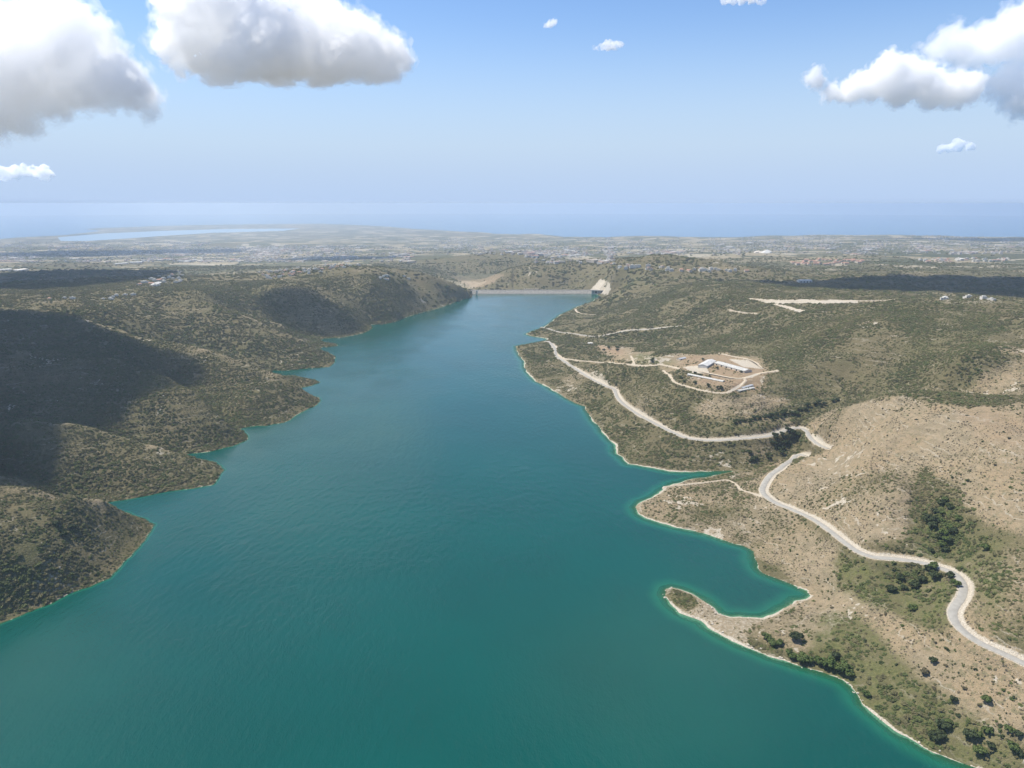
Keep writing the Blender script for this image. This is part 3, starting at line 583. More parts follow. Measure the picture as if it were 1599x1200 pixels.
# sea, bay and salt lake
SEA = water_mat('sea_water', (0.03, 0.14, 0.27), (0, 0, 0), False, 0.25, 0.05)
def flatpoly(polys):
    vs, fs = [], []
    for p in polys:
        fs.append(list(range(len(vs), len(vs)+len(p)))); vs += p
    me = bpy.data.meshes.new('sheet'); me.from_pydata(vs, [], fs); me.update(); return me
seapoly = [(r*math.sin(a), r*math.cos(a), -240.0) for a, r in [(math.radians(-53), 9000), (math.radians(-53), 43000)]+[(math.radians(x), 43000) for x in range(-48, 54, 6)]+[(math.radians(53), 43000), (math.radians(53), 9000)]]
link('sea', flatpoly([seapoly, [(*P(u, v, -233.9), -233.9) for u, v in BAY]]), SEA, kind='structure')
link('salt_lake', flatpoly([[(*P(u, v, -234.2), -234.2) for u, v in SALT]]), water_mat('salt_water', (0.25, 0.36, 0.44), (0, 0, 0), False, 0.3, 0.05), kind='structure')
# ------------------------------------------------------------------ roads
def ribbon(s, hw, lift, ends=0):
    t = np.gradient(s[:,:2], axis=0); t /= np.linalg.norm(t, axis=1)[:,None]+1e-9
    nn = np.c_[-t[:,1], t[:,0]]; cols = []
    ws = hw*(1+0.06*np.array([fbm(np.array([p[0]]), np.array([p[1]]), 20, 2, 71)[0] for p in s]))
    for k, dz in ((-1, -0.12), (-0.94, 0), (0, 0.05), (0.94, 0), (1, -0.12)):
        cols.append(np.c_[s[:,:2]+nn*(ws*k)[:,None], s[:,2]+lift+dz])
    co = np.stack(cols, 1); m_, w_ = co.shape[:2]; ii = np.arange(m_*w_).reshape(m_, w_)
    return gridmesh('ribbon', co.reshape(-1, 3), np.stack([ii[:-1,:-1], ii[1:,:-1], ii[1:,1:], ii[:-1,1:]], -1).reshape(-1, 4))
ASPH = plain('worn_asphalt', (0.30, 0.285, 0.25), 0.9, 0.10, 0.25)
DIRT = plain('pale_dirt', (0.47, 0.39, 0.28), 0.95, 0.18, 0.3)
for nm, hw, s in road_lines: link('road', ribbon(s, hw, 0.14), ASPH, kind='structure')
for hw, s in track_lines: link('dirt_track', ribbon(s, hw, 0.16), DIRT, kind='structure')
print('roads', time.time()-T0)
# ------------------------------------------------------------------ small mesh builder
class MB:
    def __init__(s): s.v = []; s.f = []; s.m = []
    def poly(s, pts, mi=0):
        s.f.append(list(range(len(s.v), len(s.v)+len(pts)))); s.v += [tuple(p) for p in pts]; s.m.append(mi)
    def box(s, x0, x1, y0, y1, z0, z1, mi=0):
        k = len(s.v); s.v += [(x, y, z) for z in (z0, z1) for y in (y0, y1) for x in (x0, x1)]
        for f in ((0,2,3,1),(4,5,7,6),(0,1,5,4),(2,6,7,3),(0,4,6,2),(1,3,7,5)): s.f.append([k+i for i in f]); s.m.append(mi)
    def gable(s, x0, x1, y0, y1, z0, zr, over=0.4, th=0.18, mi=0):
        ym = (y0+y1)/2; a, b = x0-over, x1+over; sl = (zr-z0)/(ym-y0); yo0, yo1, zo = y0-over, y1+over, z0-over*sl
        for yy in (yo0, yo1):
            p = [(a,yy,zo),(b,yy,zo),(b,ym,zr),(a,ym,zr)]; t = [(x,y,z+th) for x,y,z in p]
            k = len(s.v); s.v += p+t
            for f in ((0,1,2,3),(4,5,6,7),(0,1,5,4),(1,2,6,5),(2,3,7,6),(3,0,4,7)): s.f.append([k+i for i in f]); s.m.append(mi)
    def mesh(s, name):
        me = bpy.data.meshes.new(name); me.from_pydata(s.v, [], s.f); me.polygons.foreach_set('material_index', s.m); me.update(); return me
def empty(name, loc, rz=0, **kw):
    o = bpy.data.objects.new(name, None); COL.objects.link(o); o.location = loc; o.rotation_euler = (0, 0, rz)
    for k, v in kw.items(): o[k] = v
    return o
WHITE = plain('white_wall', (0.58, 0.55, 0.49), 0.7, 0.08, 0.5); SHEET = plain('pale_metal_sheet', (0.43, 0.42, 0.385), 0.7, 0.2, 0.4)
TILE = plain('red_roof_tile', (0.34, 0.19, 0.13), 0.8, 0.2, 0.4); CREAM = plain('cream_wall', (0.58, 0.50, 0.40), 0.8, 0.1, 0.4); DARK = plain('dark_opening', (0.03, 0.03, 0.035), 0.6, 0.1); CONC = plain('concrete', (0.40, 0.38, 0.33), 0.85, 0.12, 0.2)
GREYROOF = plain('grey_roof_sheet', (0.36, 0.37, 0.38), 0.55, 0.12, 0.4)
def barn(pa, pb, w, hw, hr, name, label, cat, wallm, roofm, doors=3):
    a, b = hit(*pa), hit(*pb); L = math.hypot(b[0]-a[0], b[1]-a[1]); rz = math.atan2(b[1]-a[1], b[0]-a[0])
    z = max(min(a[2], b[2])-0.3, -300)
    o = empty(name, ((a[0]+b[0])/2, (a[1]+b[1])/2, z), rz, label=label, category=cat)
    m = MB(); m.box(-L/2, L/2, -w/2, w/2, 0, hw)
    for sx in (-L/2, L/2): m.poly([(sx, -w/2, hw), (sx, w/2, hw), (sx, 0, hr-0.05)])
    link('wall', m.mesh('wall'), wallm, o)
    r = MB(); r.gable(-L/2, L/2, -w/2, w/2, hw+0.02, hr); link('roof', r.mesh('roof'), roofm, o)
    for k in range(doors):
        x = -L/2+L*(k+0.5)/doors; d = MB(); d.box(x-1.5, x+1.5, -w/2-0.05, -w/2+0.05, 0.3, hw*0.8); link('door', d.mesh('door'), DARK, o)
    return o
barn((1121,569), (1168,582), 17, 3.6, 5.8, 'barn', 'long pale metal roofed barn on the farm terrace above the lake road', 'barn', CREAM, SHEET, 6)
barn((1111,566), (1097,575), 16, 4.6, 6.8, 'barn', 'short white roofed barn set across the end of the long barn', 'barn', WHITE, plain('white_roof', (0.50, 0.49, 0.46), 0.6, 0.15), 2)
barn((1075,586.5), (1130,596.5), 8, 2.6, 3.8, 'shed', 'long narrow grey roofed shed below the farm track', 'shed', CREAM, SHEET, 5)
barn((1059,563), (1069,560), 8, 3, 4.4, 'farmhouse', 'small grey roofed house by the green field of the farm', 'house', CREAM, GREYROOF, 2)
barn((1152,612), (1176,607), 6, 2.2, 3.0, 'shed', 'low pale shed at the lower corner of the farm yard', 'shed', CONC, SHEET, 3)
barn((1158,607), (1174,603), 5, 2.2, 3.0, 'shed', 'second low grey shed just uphill of the lowest farm shed', 'shed', CONC, GREYROOF, 3)
barn((918,537.5), (925,537), 9, 3, 4.2, 'hut', 'lone small white hut in the scrub above the road bend', 'hut', WHITE, WHITE, 1)
barn((1246,441), (1266,440), 26, 6, 9, 'warehouse', 'wide white hall beside the shadowed pine wood on the plateau', 'warehouse', WHITE, SHEET, 4)
barn((1188,395.5), (1198,395), 60, 12, 22, 'warehouse', 'bright white rounded hall far off on the plain, larger of a pair', 'warehouse', WHITE, WHITE, 3)
barn((1178,395.5), (1184,395), 50, 10, 17, 'warehouse', 'cream hall left of the bright white hall far off on the plain', 'warehouse', CREAM, CREAM, 3)
barn((1495,407), (1501,407), 40, 10, 14, 'warehouse', 'white block of a hall in the ridge village far right', 'warehouse', WHITE, WHITE, 3)
barn((203,411.5), (222,411), 60, 9, 12, 'warehouse', 'long white hall at the right end of the far industrial row', 'warehouse', WHITE, SHEET, 3)
barn((178,413), (198,412.5), 50, 8, 11, 'warehouse', 'long white hall left beside the brightest far hall', 'warehouse', WHITE, SHEET, 3)
barn((0,423), (18,422.5), 60, 8, 11, 'warehouse', 'broad white hall far off at the left edge of the plain', 'warehouse', WHITE, SHEET, 3)
barn((20,424), (38,422.5), 50, 8, 11, 'warehouse', 'white hall just right of the broad hall at the left edge', 'warehouse', WHITE, WHITE, 3)
barn((235,446), (248,443), 18, 4, 6, 'greenhouse', 'long pale green greenhouse roof among the ridge village houses', 'greenhouse', WHITE, SHEET, 2)
barn((1466,467), (1476,466), 9, 4, 5.5, 'house', 'white house alone on the bare plateau rim before the dark wood', 'house', WHITE, SHEET, 2)
# ------------------------------------------------------------------ dam
dam = empty('dam', ((DAMX0+DAMX1)/2, DAMY, 0), 0, label='long grey rockfill dam closing the far end of the lake', category='dam')
W2 = (DAMX1-DAMX0)/2
RF = plain('grey_rockfill', (0.22, 0.205, 0.18), 0.95, 0.3, 0.2)
m = MB(); N = 40
xs_ = np.linspace(-W2-22, W2+14, N+1)
for k in range(N):
    a, b = xs_[k], xs_[k+1]; j0, j1 = 0, 0
    for (y0, z0), (y1, z1) in (((-30,-18),(-8,3)),((-8,3),(-6.5,3)),((-6.5,3),(12,13)),((24,13),(70,-18))):
        m.poly([(a,y0,z0),(b,y0,z0),(b,y1,z1),(a,y1,z1)])
for s_ in (xs_[0], xs_[-1]): m.poly([(s_,-30,-18),(s_,12,13),(s_,24,13),(s_,70,-18)])
link('embankment', m.mesh('embankment'), RF, dam)
m = MB(); m.box(-W2-22, W2+14, 11.8, 24.2, 13.0, 13.3); link('crest_road', m.mesh('crest_road'), plain('crest_gravel', (0.42, 0.39, 0.34), 0.9, 0.1), dam)
m = MB(); m.box(-W2-22, W2+14, 11.6, 12.3, 13.3, 14.5); link('parapet', m.mesh('parapet'), CONC, dam)
for k in range(7):
    h_ = MB(); x = -40+k*9; h_.box(x, x+6, 27, 33, 12, 16); link('crest_hut', h_.mesh('crest_hut'), CREAM, dam)
sp = empty('spillway', (DAMX1-5, DAMY-20, 0), -0.1, label='white concrete spillway with dark gates under the quarried rock at the dam end', category='spillway')
m = MB(); m.box(-16, 34, 9, 16, -10, 14); m.box(-16, 34, 4, 9, -10, 3); link('weir_wall', m.mesh('weir_wall'), WHITE, sp)
for k in range(5):
    m = MB(); x = -16+k*11; m.box(x-1.3, x+1.3, 0, 9, -10, 15); link('pier', m.mesh('pier'), WHITE, sp)
for k in range(4):
    m = MB(); x = -16+k*11+5.5; m.box(x-4.1, x+4.1, 8.2, 8.9, 3.1, 11); link('gate', m.mesh('gate'), DARK if k in (1, 3) else GREYROOF, sp)
m = MB(); m.box(-17.5, 35.5, -0.5, 10, 15.05, 16.2); link('deck', m.mesh('deck'), CONC, sp)
it_ = empty('intake_tower', (*P(744.5, 460.5, 0), 0), 0, label='slim white intake tower standing in the water at the left dam end', category='tower')
def ring(m, r, z0, z1, n=16, mi=0):
    for k in range(n):
        a, b = 2*PI*k/n, 2*PI*(k+1)/n
        m.poly([(r*math.cos(a), r*math.sin(a), z0), (r*math.cos(b), r*math.sin(b), z0), (r*math.cos(b), r*math.sin(b), z1), (r*math.cos(a), r*math.sin(a), z1)], mi)
    m.poly([(r*math.cos(2*PI*k/n), r*math.sin(2*PI*k/n), z1) for k in range(n)], mi)
m = MB(); ring(m, 3, -20, 13); link('shaft', m.mesh('shaft'), WHITE, it_)
m = MB(); ring(m, 4.2, 13, 17); link('control_room', m.mesh('control_room'), WHITE, it_)
m = MB(); m.box(-26, -3, -1, 1, 12, 13); link('footbridge', m.mesh('footbridge'), CONC, it_)
# ------------------------------------------------------------------ trees and bushes that one can tell apart
def leaf_mat(name, c0, c1, c2):
    m, nt, o = newmat(name); L = nt.links.new
    oi = nd(nt, 'ShaderNodeObjectInfo'); g = nd(nt, 'ShaderNodeNewGeometry')
    r2 = noise(nt, g.outputs['Position'], 0.8, 2)
    r3 = noise(nt, g.outputs['Position'], 0.012, 4, 0.65); rr_ = math_(nt, 'ADD', math_(nt, 'MULTIPLY', oi.outputs['Random'], 0.55), mapr(nt, r3, 0.38, 0.62, 0.0, 0.45))
    c = mixc(nt, rr_, c0, c1); c = mixc(nt, mapr(nt, r2, 0.4, 0.7, 0, 0.8), c, c2)
    b = nd(nt, 'ShaderNodeBsdfPrincipled'); b.inputs['Roughness'].default_value = 0.8; b.inputs['Specular IOR Level'].default_value = 0.15; L(c, b.inputs['Base Color'])
    L(b.outputs[0], o.inputs[0]); return m
LEAF_D = leaf_mat('dark_foliage', (0.035, 0.05, 0.022), (0.05, 0.065, 0.03), (0.07, 0.085, 0.035))
LEAF_G = leaf_mat('green_foliage', (0.06, 0.095, 0.025), (0.085, 0.115, 0.035), (0.12, 0.14, 0.05))
LEAF_B = leaf_mat('grey_brown_foliage', (0.09, 0.08, 0.045), (0.12, 0.105, 0.06), (0.145, 0.125, 0.075))
BARK = plain('bark', (0.12, 0.09, 0.065), 0.9, 0.2, 2.0)
def crown_mesh(seed, n=520, lobes=6, flat=0.75, z0=0.9):
    r = np.random.default_rng(seed); L = []
    for k in range(lobes):
        a = r.uniform(0, 2*PI); d = r.uniform(0.1, 0.78); L.append((d*math.cos(a), d*math.sin(a), z0+r.uniform(-0.2, 0.5)*(1.1-d), r.uniform(0.24, 0.55)))
    m = MB()
    for k in range(n):
        cx, cy, cz, rr = L[k % lobes]
        v = r.normal(size=3); v /= np.linalg.norm(v); 
        if v[2] < -0.5: v[2] *= -0.5
        p = np.array((cx, cy, cz))+v*rr*r.uniform(0.72, 1.05)*np.array((1, 1, flat))
        s = r.uniform(0.07, 0.15); t1 = np.cross(v, r.normal(size=3)); t1 /= np.linalg.norm(t1)+1e-6; t2 = np.cross(v+r.normal(size=3)*0.5, t1); t2 /= np.linalg.norm(t2)+1e-6
        m.poly([p-t1*s-t2*s*0.6, p+t1*s-t2*s*0.6, p+t1*s*0.7+t2*s, p-t1*s*0.7+t2*s])
    for cx, cy, cz, rr in L:             # dense twigs inside the crown
        for k in range(14):
            v = r.normal(size=3); v /= np.linalg.norm(v); w = np.cross(v, (0.3, 0.5, 0.8)); w /= np.linalg.norm(w)+1e-6; q2 = np.cross(v, w)
            s = rr*0.55; p = np.array((cx, cy, cz))+v*rr*0.35
            m.poly([p-w*s-q2*s, p+w*s-q2*s, p+w*s+q2*s, p-w*s+q2*s])
    return m.mesh('crown')
def trunk_mesh(h, seed):
    m = MB(); n = 7; r = random.Random(seed)
    def limb(p0, p1, r0, r1):
        d = (Vector(p1)-Vector(p0)).normalized(); u = d.orthogonal().normalized(); w = d.cross(u)
        for k in range(n):
            a, b = 2*PI*k/n, 2*PI*(k+1)/n
            e = [(Vector(p0)+(u*math.cos(t)+w*math.sin(t))*r0) for t in (a, b)]+[(Vector(p1)+(u*math.cos(t)+w*math.sin(t))*r1) for t in (b, a)]
            m.poly([tuple(x) for x in e])
    limb((0,0,-0.15), (0.03,0.02,h*0.6), 0.09, 0.06)
    for k in range(4):
        a = k*1.6+r.random(); limb((0.03,0.02,h*0.55), (0.4*math.cos(a), 0.4*math.sin(a), h+0.15), 0.05, 0.02)
    return m.mesh('trunk')
TREES = [(crown_mesh(10+k, 760, 10, 0.8, 0.95), trunk_mesh(0.75, k)) for k in range(4)]
BUSH = [crown_mesh(30+k, 260, 5, 0.8, 0.32) for k in range(5)]
for c, t in TREES: t.materials.append(BARK)
MATC = {}
def with_mat(me, mat):
    k = (me.name, mat.name)
    if k not in MATC:
        q = me.copy(); q.materials.clear(); q.materials.append(mat); MATC[k] = q
    return MATC[k]
def tree(u, v, r, label, mat=None, k=None, group=None, cat='tree', name='tree'):
    p = hit(u, v)
    if p is None: return
    k = random.randrange(4) if k is None else k
    o = empty(name, (p[0], p[1], p[2]-0.1), random.uniform(0, 6.3), label=label, category=cat)
    if group: o['group'] = group
    s = r*random.uniform(0.92, 1.08); o.scale = (s, s, s*random.uniform(0.8, 1.0))
    link('crown', with_mat(TREES[k][0], mat or LEAF_D), None, o); link('trunk', TREES[k][1], None, o); return o
def bush(p, r, label, mat, group, cat='shrub', name='shrub'):
    me = with_mat(BUSH[random.randrange(5)], mat); o = bpy.data.objects.new(name, me); COL.objects.link(o)
    o.location = (p[0], p[1], p[2]-0.15*r); o.rotation_euler = (0, 0, random.uniform(0, 6.3)); o.scale = (r*random.uniform(0.85, 1.2), r, r*random.uniform(0.7, 1.0))
    o['label'] = label; o['category'] = cat
    if group: o['group'] = group
    return o
tree(1243, 1000, 5.4, 'large dark round tree standing alone on the tan field above the spit', LEAF_D, 0)
for u, v, r in ((1196,999,4),(1207,1010,4),(1216,1007,3.4),(1203,1003,3.5)): tree(u, v, r, 'leafy green tree in the small thicket between the spit and the lone tree', LEAF_G, None, 'thicket by the spit')
for u, v, r in ((1232,1027,4.2),(1240,1029,4),(1254,1034,5),(1264,1035,4),(1276,1037,4),(1294,1043,5.6),(1304,1047,4.4),(1317,1050,5.2),(1326,1056,4.2),(1352,1088,3.6)): tree(u, v, r, 'bright green tree leaning over the near right lake shore', LEAF_G, None, 'shoreline trees on the near right bank')
rv = [(850,300),(900,340),(960,280),(950,330),(880,380),(960,430),(1010,380),(920,460),(980,170),(940,200),(990,490),(870,570),(1030,490),(1080,320),(1000,230),(900,260),(830,330),(1040,420),(950,520),(980,560)]
for x, y in rv: tree(1280+x/5, 750+y/5, random.uniform(3.4, 5.2), 'dark tree in the ravine wood below the dry hill', random.choice((LEAF_D, LEAF_G)), None, 'ravine wood under the dry hill')
for x, y in ((850,710),(880,690),(800,800),(620,780),(740,840),(1060,830),(660,860),(900,770),(1010,760),(560,870)): tree(1280+x/5, 750+y/5, random.uniform(3.2, 4.8), 'dark green tree in the hollow enclosed by the road bend', random.choice((LEAF_D, LEAF_G)), None, 'trees inside the road bend')
for k in range(16): tree(1200+k*7+random.uniform(-4, 4), 656-k*1.9+random.uniform(-5, 4), random.uniform(3.4, 5), 'dark tree in the deep gully behind the bare tan hill', LEAF_D, None, 'gully trees behind the bare hill')
tree(1538, 860, 4.2, 'single round green tree on the open slope right of the ravine wood', LEAF_G)
tree(1424, 954, 3.6, 'single round green tree below the hollow of the road bend', LEAF_G)
tree(1305, 1029, 3.6, 'dark tree on a bare reddish patch above the shoreline trees', LEAF_D)
tree(1457, 1036, 3.4, 'small dark tree on the dry slope midway between road and lake', LEAF_D)
tree(1444, 1053, 3.2, 'small dark grey tree beside the pale footpath on the dry slope', LEAF_B)
for x, y in ((960,880),(1000,860),(930,960),(1200,960),(1240,960),(1330,1040),(1310,930),(1480,920),(1550,950),(1250,1090),(1500,1060),(1530,1100),(1040,680),(1300,690),(1180,970),(890,980)): tree(1280+x/5, 960+y/5, random.uniform(2.8, 4.4), 'green tree in the loose grove at the near right bank corner', random.choice((LEAF_G, LEAF_D)), None, 'grove on the near right bank')
for u, v in ((950,545),(964,545)): tree(u, v, 4.6, 'dark tree on the sandy field, one of the upright pair' if False else ('left dark tree of the pair on the sandy field' if u < 955 else 'right dark tree of the pair on the sandy field'), LEAF_D)
tree(943, 549, 4.5, 'dark bushy tree at the lower left edge of the sandy field', LEAF_D); tree(963, 549, 4.2, 'low dark tree just below the pair on the sandy field', LEAF_D); tree(1017, 565, 4, 'dark tree beside the farm track under the green field', LEAF_D)
for x, y in ((620,450),(700,400),(800,340),(650,560),(720,620),(860,380),(950,420),(700,690),(560,540),(640,500),(760,480),(780,560),(600,420),(740,540),(680,640),(840,440)): tree(1150+x/10, 640+y/10, random.uniform(3.6, 5), 'dark tree packed in the gully at the head of the narrow inlet', LEAF_D, None, 'gully trees above the inlet')
for x, y in ((250,800),(200,690),(470,720),(300,780),(220,820),(510,770)): tree(1150+x/10, 640+y/10, random.uniform(3, 4.5), 'dark tree on the slope between the road and the narrow inlet', LEAF_D, None, 'trees below the road by the inlet')
for u, v in ((90,822),(114,828),(100,838)): tree(u, v, 4.4, {90:'upper dark tree of the trio on the near left headland',114:'right dark tree of the trio on the near left headland',100:'lower dark tree of the trio on the near left headland'}[u], LEAF_D)
for u, v in ((1085,584),(1093,587),(1108,590),(1085,600),(1105,604),(1120,607),(1125,608),(1097,563),(1120,577),(1063,592),(1068,597),(1157,582),(1020,562)): tree(u, v, random.uniform(2.6, 3.6), 'dark tree in the farm yard between the long sheds', LEAF_D, None, 'farm yard trees')
for k in range(26): tree(1115+k*4.3+random.uniform(-2, 2), 668+random.uniform(-3,4)-k*0.75, random.uniform(2.5, 3.8), 'dark tree in the hedge line along the upper side of the lake road', LEAF_D, None, 'hedge line above the lake road') if k > 7 else None
# scattered single shrubs on the dry hillsides
def scatter(poly, num, rlo, rhi, label, group, mats, bias=2.0):
    us = [p[0] for p in poly]; vs = [p[1] for p in poly]; c = 0; tries = 0
    while c < num and tries < num*20:
        tries += 1; u, v = random.uniform(min(us), max(us)), random.uniform(min(vs), max(vs))
        if not inpoly(np.array([u]), np.array([v]), poly)[0]: continue
        p = hit(u, v)
        if p is None or p[2] < 0.7 or samp(CUT, p[0], p[1]) > 0.2: continue
        bush(p, 0.75*(rlo+(rhi-rlo)*random.random()**bias), label, random.choice(mats), group); c += 1
scatter([(1262,715),(1205,745),(1200,768),(1245,792),(1330,845),(1410,835),(1440,795),(1440,740),(1480,632),(1400,620),(1300,643),(1268,672),(1296,702)], 84, 1.0, 2.8, 'small dark shrub dotted over the bare tan hill right of the lake road', 'shrubs on the bare tan hill', (LEAF_D, LEAF_B, LEAF_B))
scatter([(1450,742),(1490,775),(1525,805),(1598,832),(1598,645),(1500,636),(1450,660)], 46, 1.0, 3.2, 'small dark shrub on the upper dry slope at the far right of the ravine', 'shrubs on the upper dry slope', (LEAF_D, LEAF_B, LEAF_G))
scatter([(1005,795),(1040,765),(1130,750),(1185,770),(1240,802),(1305,852),(1305,915),(1262,918),(1185,885),(1170,852),(1090,825)], 62, 0.9, 2.9, 'small shrub on the dry headland between the road and the cove', 'shrubs on the dry headland', (LEAF_D, LEAF_B, LEAF_G))
scatter([(1270,945),(1340,945),(1470,985),(1598,1050),(1598,1180),(1480,1110),(1380,1040),(1300,1020),(1265,1010)], 62, 0.9, 2.9, 'small shrub on the dry near slope between the road and the shoreline trees', 'shrubs on the near dry slope', (LEAF_D, LEAF_B, LEAF_G))
scatter([(1044,923),(1062,923),(1084,935),(1088,947),(1070,952),(1053,944)], 15, 0.9, 2.4, 'low bush on the little island at the tip of the spit', 'bushes on the spit island', (LEAF_D, LEAF_B, LEAF_G), 1)
scatter([(1080,640),(1120,622),(1230,620),(1245,655),(1150,676)], 26, 1.0, 2.4, 'small shrub on the old terraces below the farm', 'shrubs on the farm terraces', (LEAF_D, LEAF_B))
# ------------------------------------------------------------------ rocks by the shore
ROCKM = plain('pale_boulder', (0.45, 0.40, 0.32), 0.9, 0.2, 0.6)
def rock_mesh(seed):
    import bmesh
    bm = bmesh.new(); bmesh.ops.create_icosphere(bm, subdivisions=2, radius=1)
    r = random.Random(seed); k = [Vector((r.gauss(0, 1), r.gauss(0, 1), r.gauss(0, 1))).normalized() for _ in range(7)]
    for v in bm.verts:
        f = 1
        for d in k: f -= 0.28*max(0, v.co.normalized().dot(d)-0.72)*3
        v.co *= f; v.co.z *= 0.7
    me = bpy.data.meshes.new('boulder'); bm.to_mesh(me); bm.free(); me.materials.append(ROCKM); return me
RKM = [rock_mesh(k) for k in range(4)]
c = 0
while c < 45:
    i = random.randrange(len(LEFT)+56, len(LEFT)+len(RIGHT)-2); t = random.random(); p = LK[i]*(1-t)+LK[i+1]*t+rng.normal(size=2)*1.6
    o = bpy.data.objects.new('boulder', RKM[c % 4]); COL.objects.link(o); s = random.uniform(0.4, 1.1); o.scale = (s*1.3, s, s); o.rotation_euler = (0, 0, random.uniform(0, 6))
    o.location = (p[0], p[1], max(samp(Z, p[0], p[1]), -0.2)+0.15); o['label'] = 'pale boulder lying at the waterline of the near right bank'; o['category'] = 'boulder'; o['group'] = 'boulders along the right waterline'; c += 1
print('trees', time.time()-T0)
# ------------------------------------------------------------------ houses
def house_mesh(seed, wallm, roofm, flat_):
    r = random.Random(seed); m = MB(); L, w, h = r.uniform(11, 17), r.uniform(8, 11), r.uniform(3.5, 7)
    m.box(-L/2, L/2, -w/2, w/2, -3, h)
    if flat_: m.box(-L/2-0.3, L/2+0.3, -w/2-0.3, w/2+0.3, h, h+0.5, 1); m.box(-2, 2, -w/2+1, w/2-2, h+0.5, h+2.6, 0)
    else:
        for sx in (-L/2, L/2): m.poly([(sx, -w/2, h), (sx, w/2, h), (sx, 0, h+2.2)])
        m.gable(-L/2, L/2, -w/2, w/2, h+0.02, h+2.3, 0.5, 0.2, 1)
    for k in range(3):
        x = -L/2+L*(k+0.5)/3; m.box(x-0.7, x+0.7, -w/2-0.05, -w/2+0.06, 1, 2.4, 2)
    me = m.mesh('house'); me.materials.append(wallm); me.materials.append(roofm); me.materials.append(DARK); return me
HR = [house_mesh(k, CREAM, TILE, False) for k in range(4)]; HW = [house_mesh(20+k, WHITE, CONC, True) for k in range(4)]
def village(poly, num, label, group, mix, sc=1.0):
    us = [p[0] for p in poly]; vs = [p[1] for p in poly]; c = 0; tr = 0
    while c < num and tr < 2000:
        tr += 1; u, v = random.uniform(min(us), max(us)), random.uniform(min(vs), max(vs))
        if not inpoly(np.array([u]), np.array([v]), poly)[0]: continue
        p = hit(u, v)
        if p is None or p[2] < -230: continue
        me = random.choice(HR if random.random() < mix else HW); o = bpy.data.objects.new('house', me); COL.objects.link(o); s = sc*random.uniform(0.85, 1.25)
        o.location = p; o.scale = (s, s, s); o.rotation_euler = (0, 0, random.choice((0, PI/2))+random.uniform(-0.4, 0.4)); o['label'] = label; o['category'] = 'house'; o['group'] = group; c += 1
village([(1236,411),(1260,407),(1345,406),(1350,413),(1240,415)], 60, 'red roofed villa in the long row beyond the shadowed pine belt', 'red roofed villa row', 1.0, 1.1)
village([(1435,406),(1500,404),(1580,404),(1580,409),(1440,410)], 50, 'cream house in the ridge village far right beyond the dark wood', 'ridge village houses', 0.4, 1.1)
village([(400,424),(470,418),(540,410),(560,416),(500,428),(420,437)], 60, 'pale house in the village behind the left plateau rim', 'left plateau village', 0.35, 0.8)
village([(212,446),(240,436),(285,424),(295,430),(280,443),(240,448)], 35, 'white house in the small village above the far left valley', 'small left village', 0.2, 0.8)
village([(945,412),(1000,414),(1090,419),(1180,425),(1090,426),(960,420)], 40, 'small pale house in the settlement on the rise right of the dam', 'settlement right of the dam', 0.3)
village([(1455,464),(1480,462),(1580,468),(1570,472),(1470,470)], 5, 'white farmstead on the pale bare rim in front of the dark wood', 'rim farmsteads', 0.2, 0.7)
village([(40,463),(180,463),(190,460),(260,452),(180,468),(60,468)], 10, 'small pale hut along the track on the left plateau rim', 'left rim huts', 0.2, 0.6)
village([(560,433),(600,431),(690,431),(700,434),(600,438)], 12, 'pale cottage on the flat hilltop left of the dam', 'hilltop cottages', 0.2, 0.7)
# the far towns: one mass
def town():
    r = np.random.default_rng(5); vs = []; fs = []; mi = []; c = 0
    areas = [((-40, 640), (384, 410), 2600), ((150, 520), (388, 400), 1500), ((640, 960), (372, 398), 800), ((820, 960), (392, 412), 250), ((950, 1260), (370, 398), 800), ((1250, 1640), (368, 398), 1100), ((0, 330), (378, 388), 500)]
    for (u0, u1), (v0, v1), num in areas:
        us = r.uniform(u0, u1, num*3); vv = r.uniform(v0, v1, num*3); got = 0
        cl = fbm(us*12, vv*60, 420, 3, 81)
        for u, v, k in zip(us, vv, cl):
            if got >= num: break
            if k < 0.02 and r.random() < 0.85: continue
            p = hit(u, v)
            if p is None or p[2] < -234.8: continue
            got += 1; s = r.uniform(6, 11) if r.random() < 0.95 else r.uniform(16, 34); a = r.uniform(0, 3); w = s*r.uniform(0.55, 1); h = r.uniform(4, 9)
            cx, sx = math.cos(a), math.sin(a); b = len(vs)
            for zz in (-4, h):
                for x, y in ((-s, -w), (s, -w), (s, w), (-s, w)): vs.append((p[0]+x*cx-y*sx, p[1]+x*sx+y*cx, p[2]+zz))
            for f in ((4,5,6,7),(0,1,5,4),(1,2,6,5),(2,3,7,6),(3,0,4,7)): fs.append([b+i for i in f])
            t = r.random(); top = 1 if t < 0.3 else (0 if t < 0.75 else 2); mi += [top]+[0 if t < 0.7 else 2]*4
    me = bpy.data.meshes.new('town'); me.from_pydata(vs, [], fs); me.polygons.foreach_set('material_index', mi); me.update()
    o = link('distant_town', me, [plain('town_wall', (0.46, 0.44, 0.40), 0.8, 0.15, 0.02), TILE, plain('town_cream', (0.40, 0.35, 0.28), 0.8, 0.15, 0.02)], kind='stuff', label='pale specks of far houses spread over the hazy coastal plain', category='town'); return o
town()
print('houses', time.time()-T0)
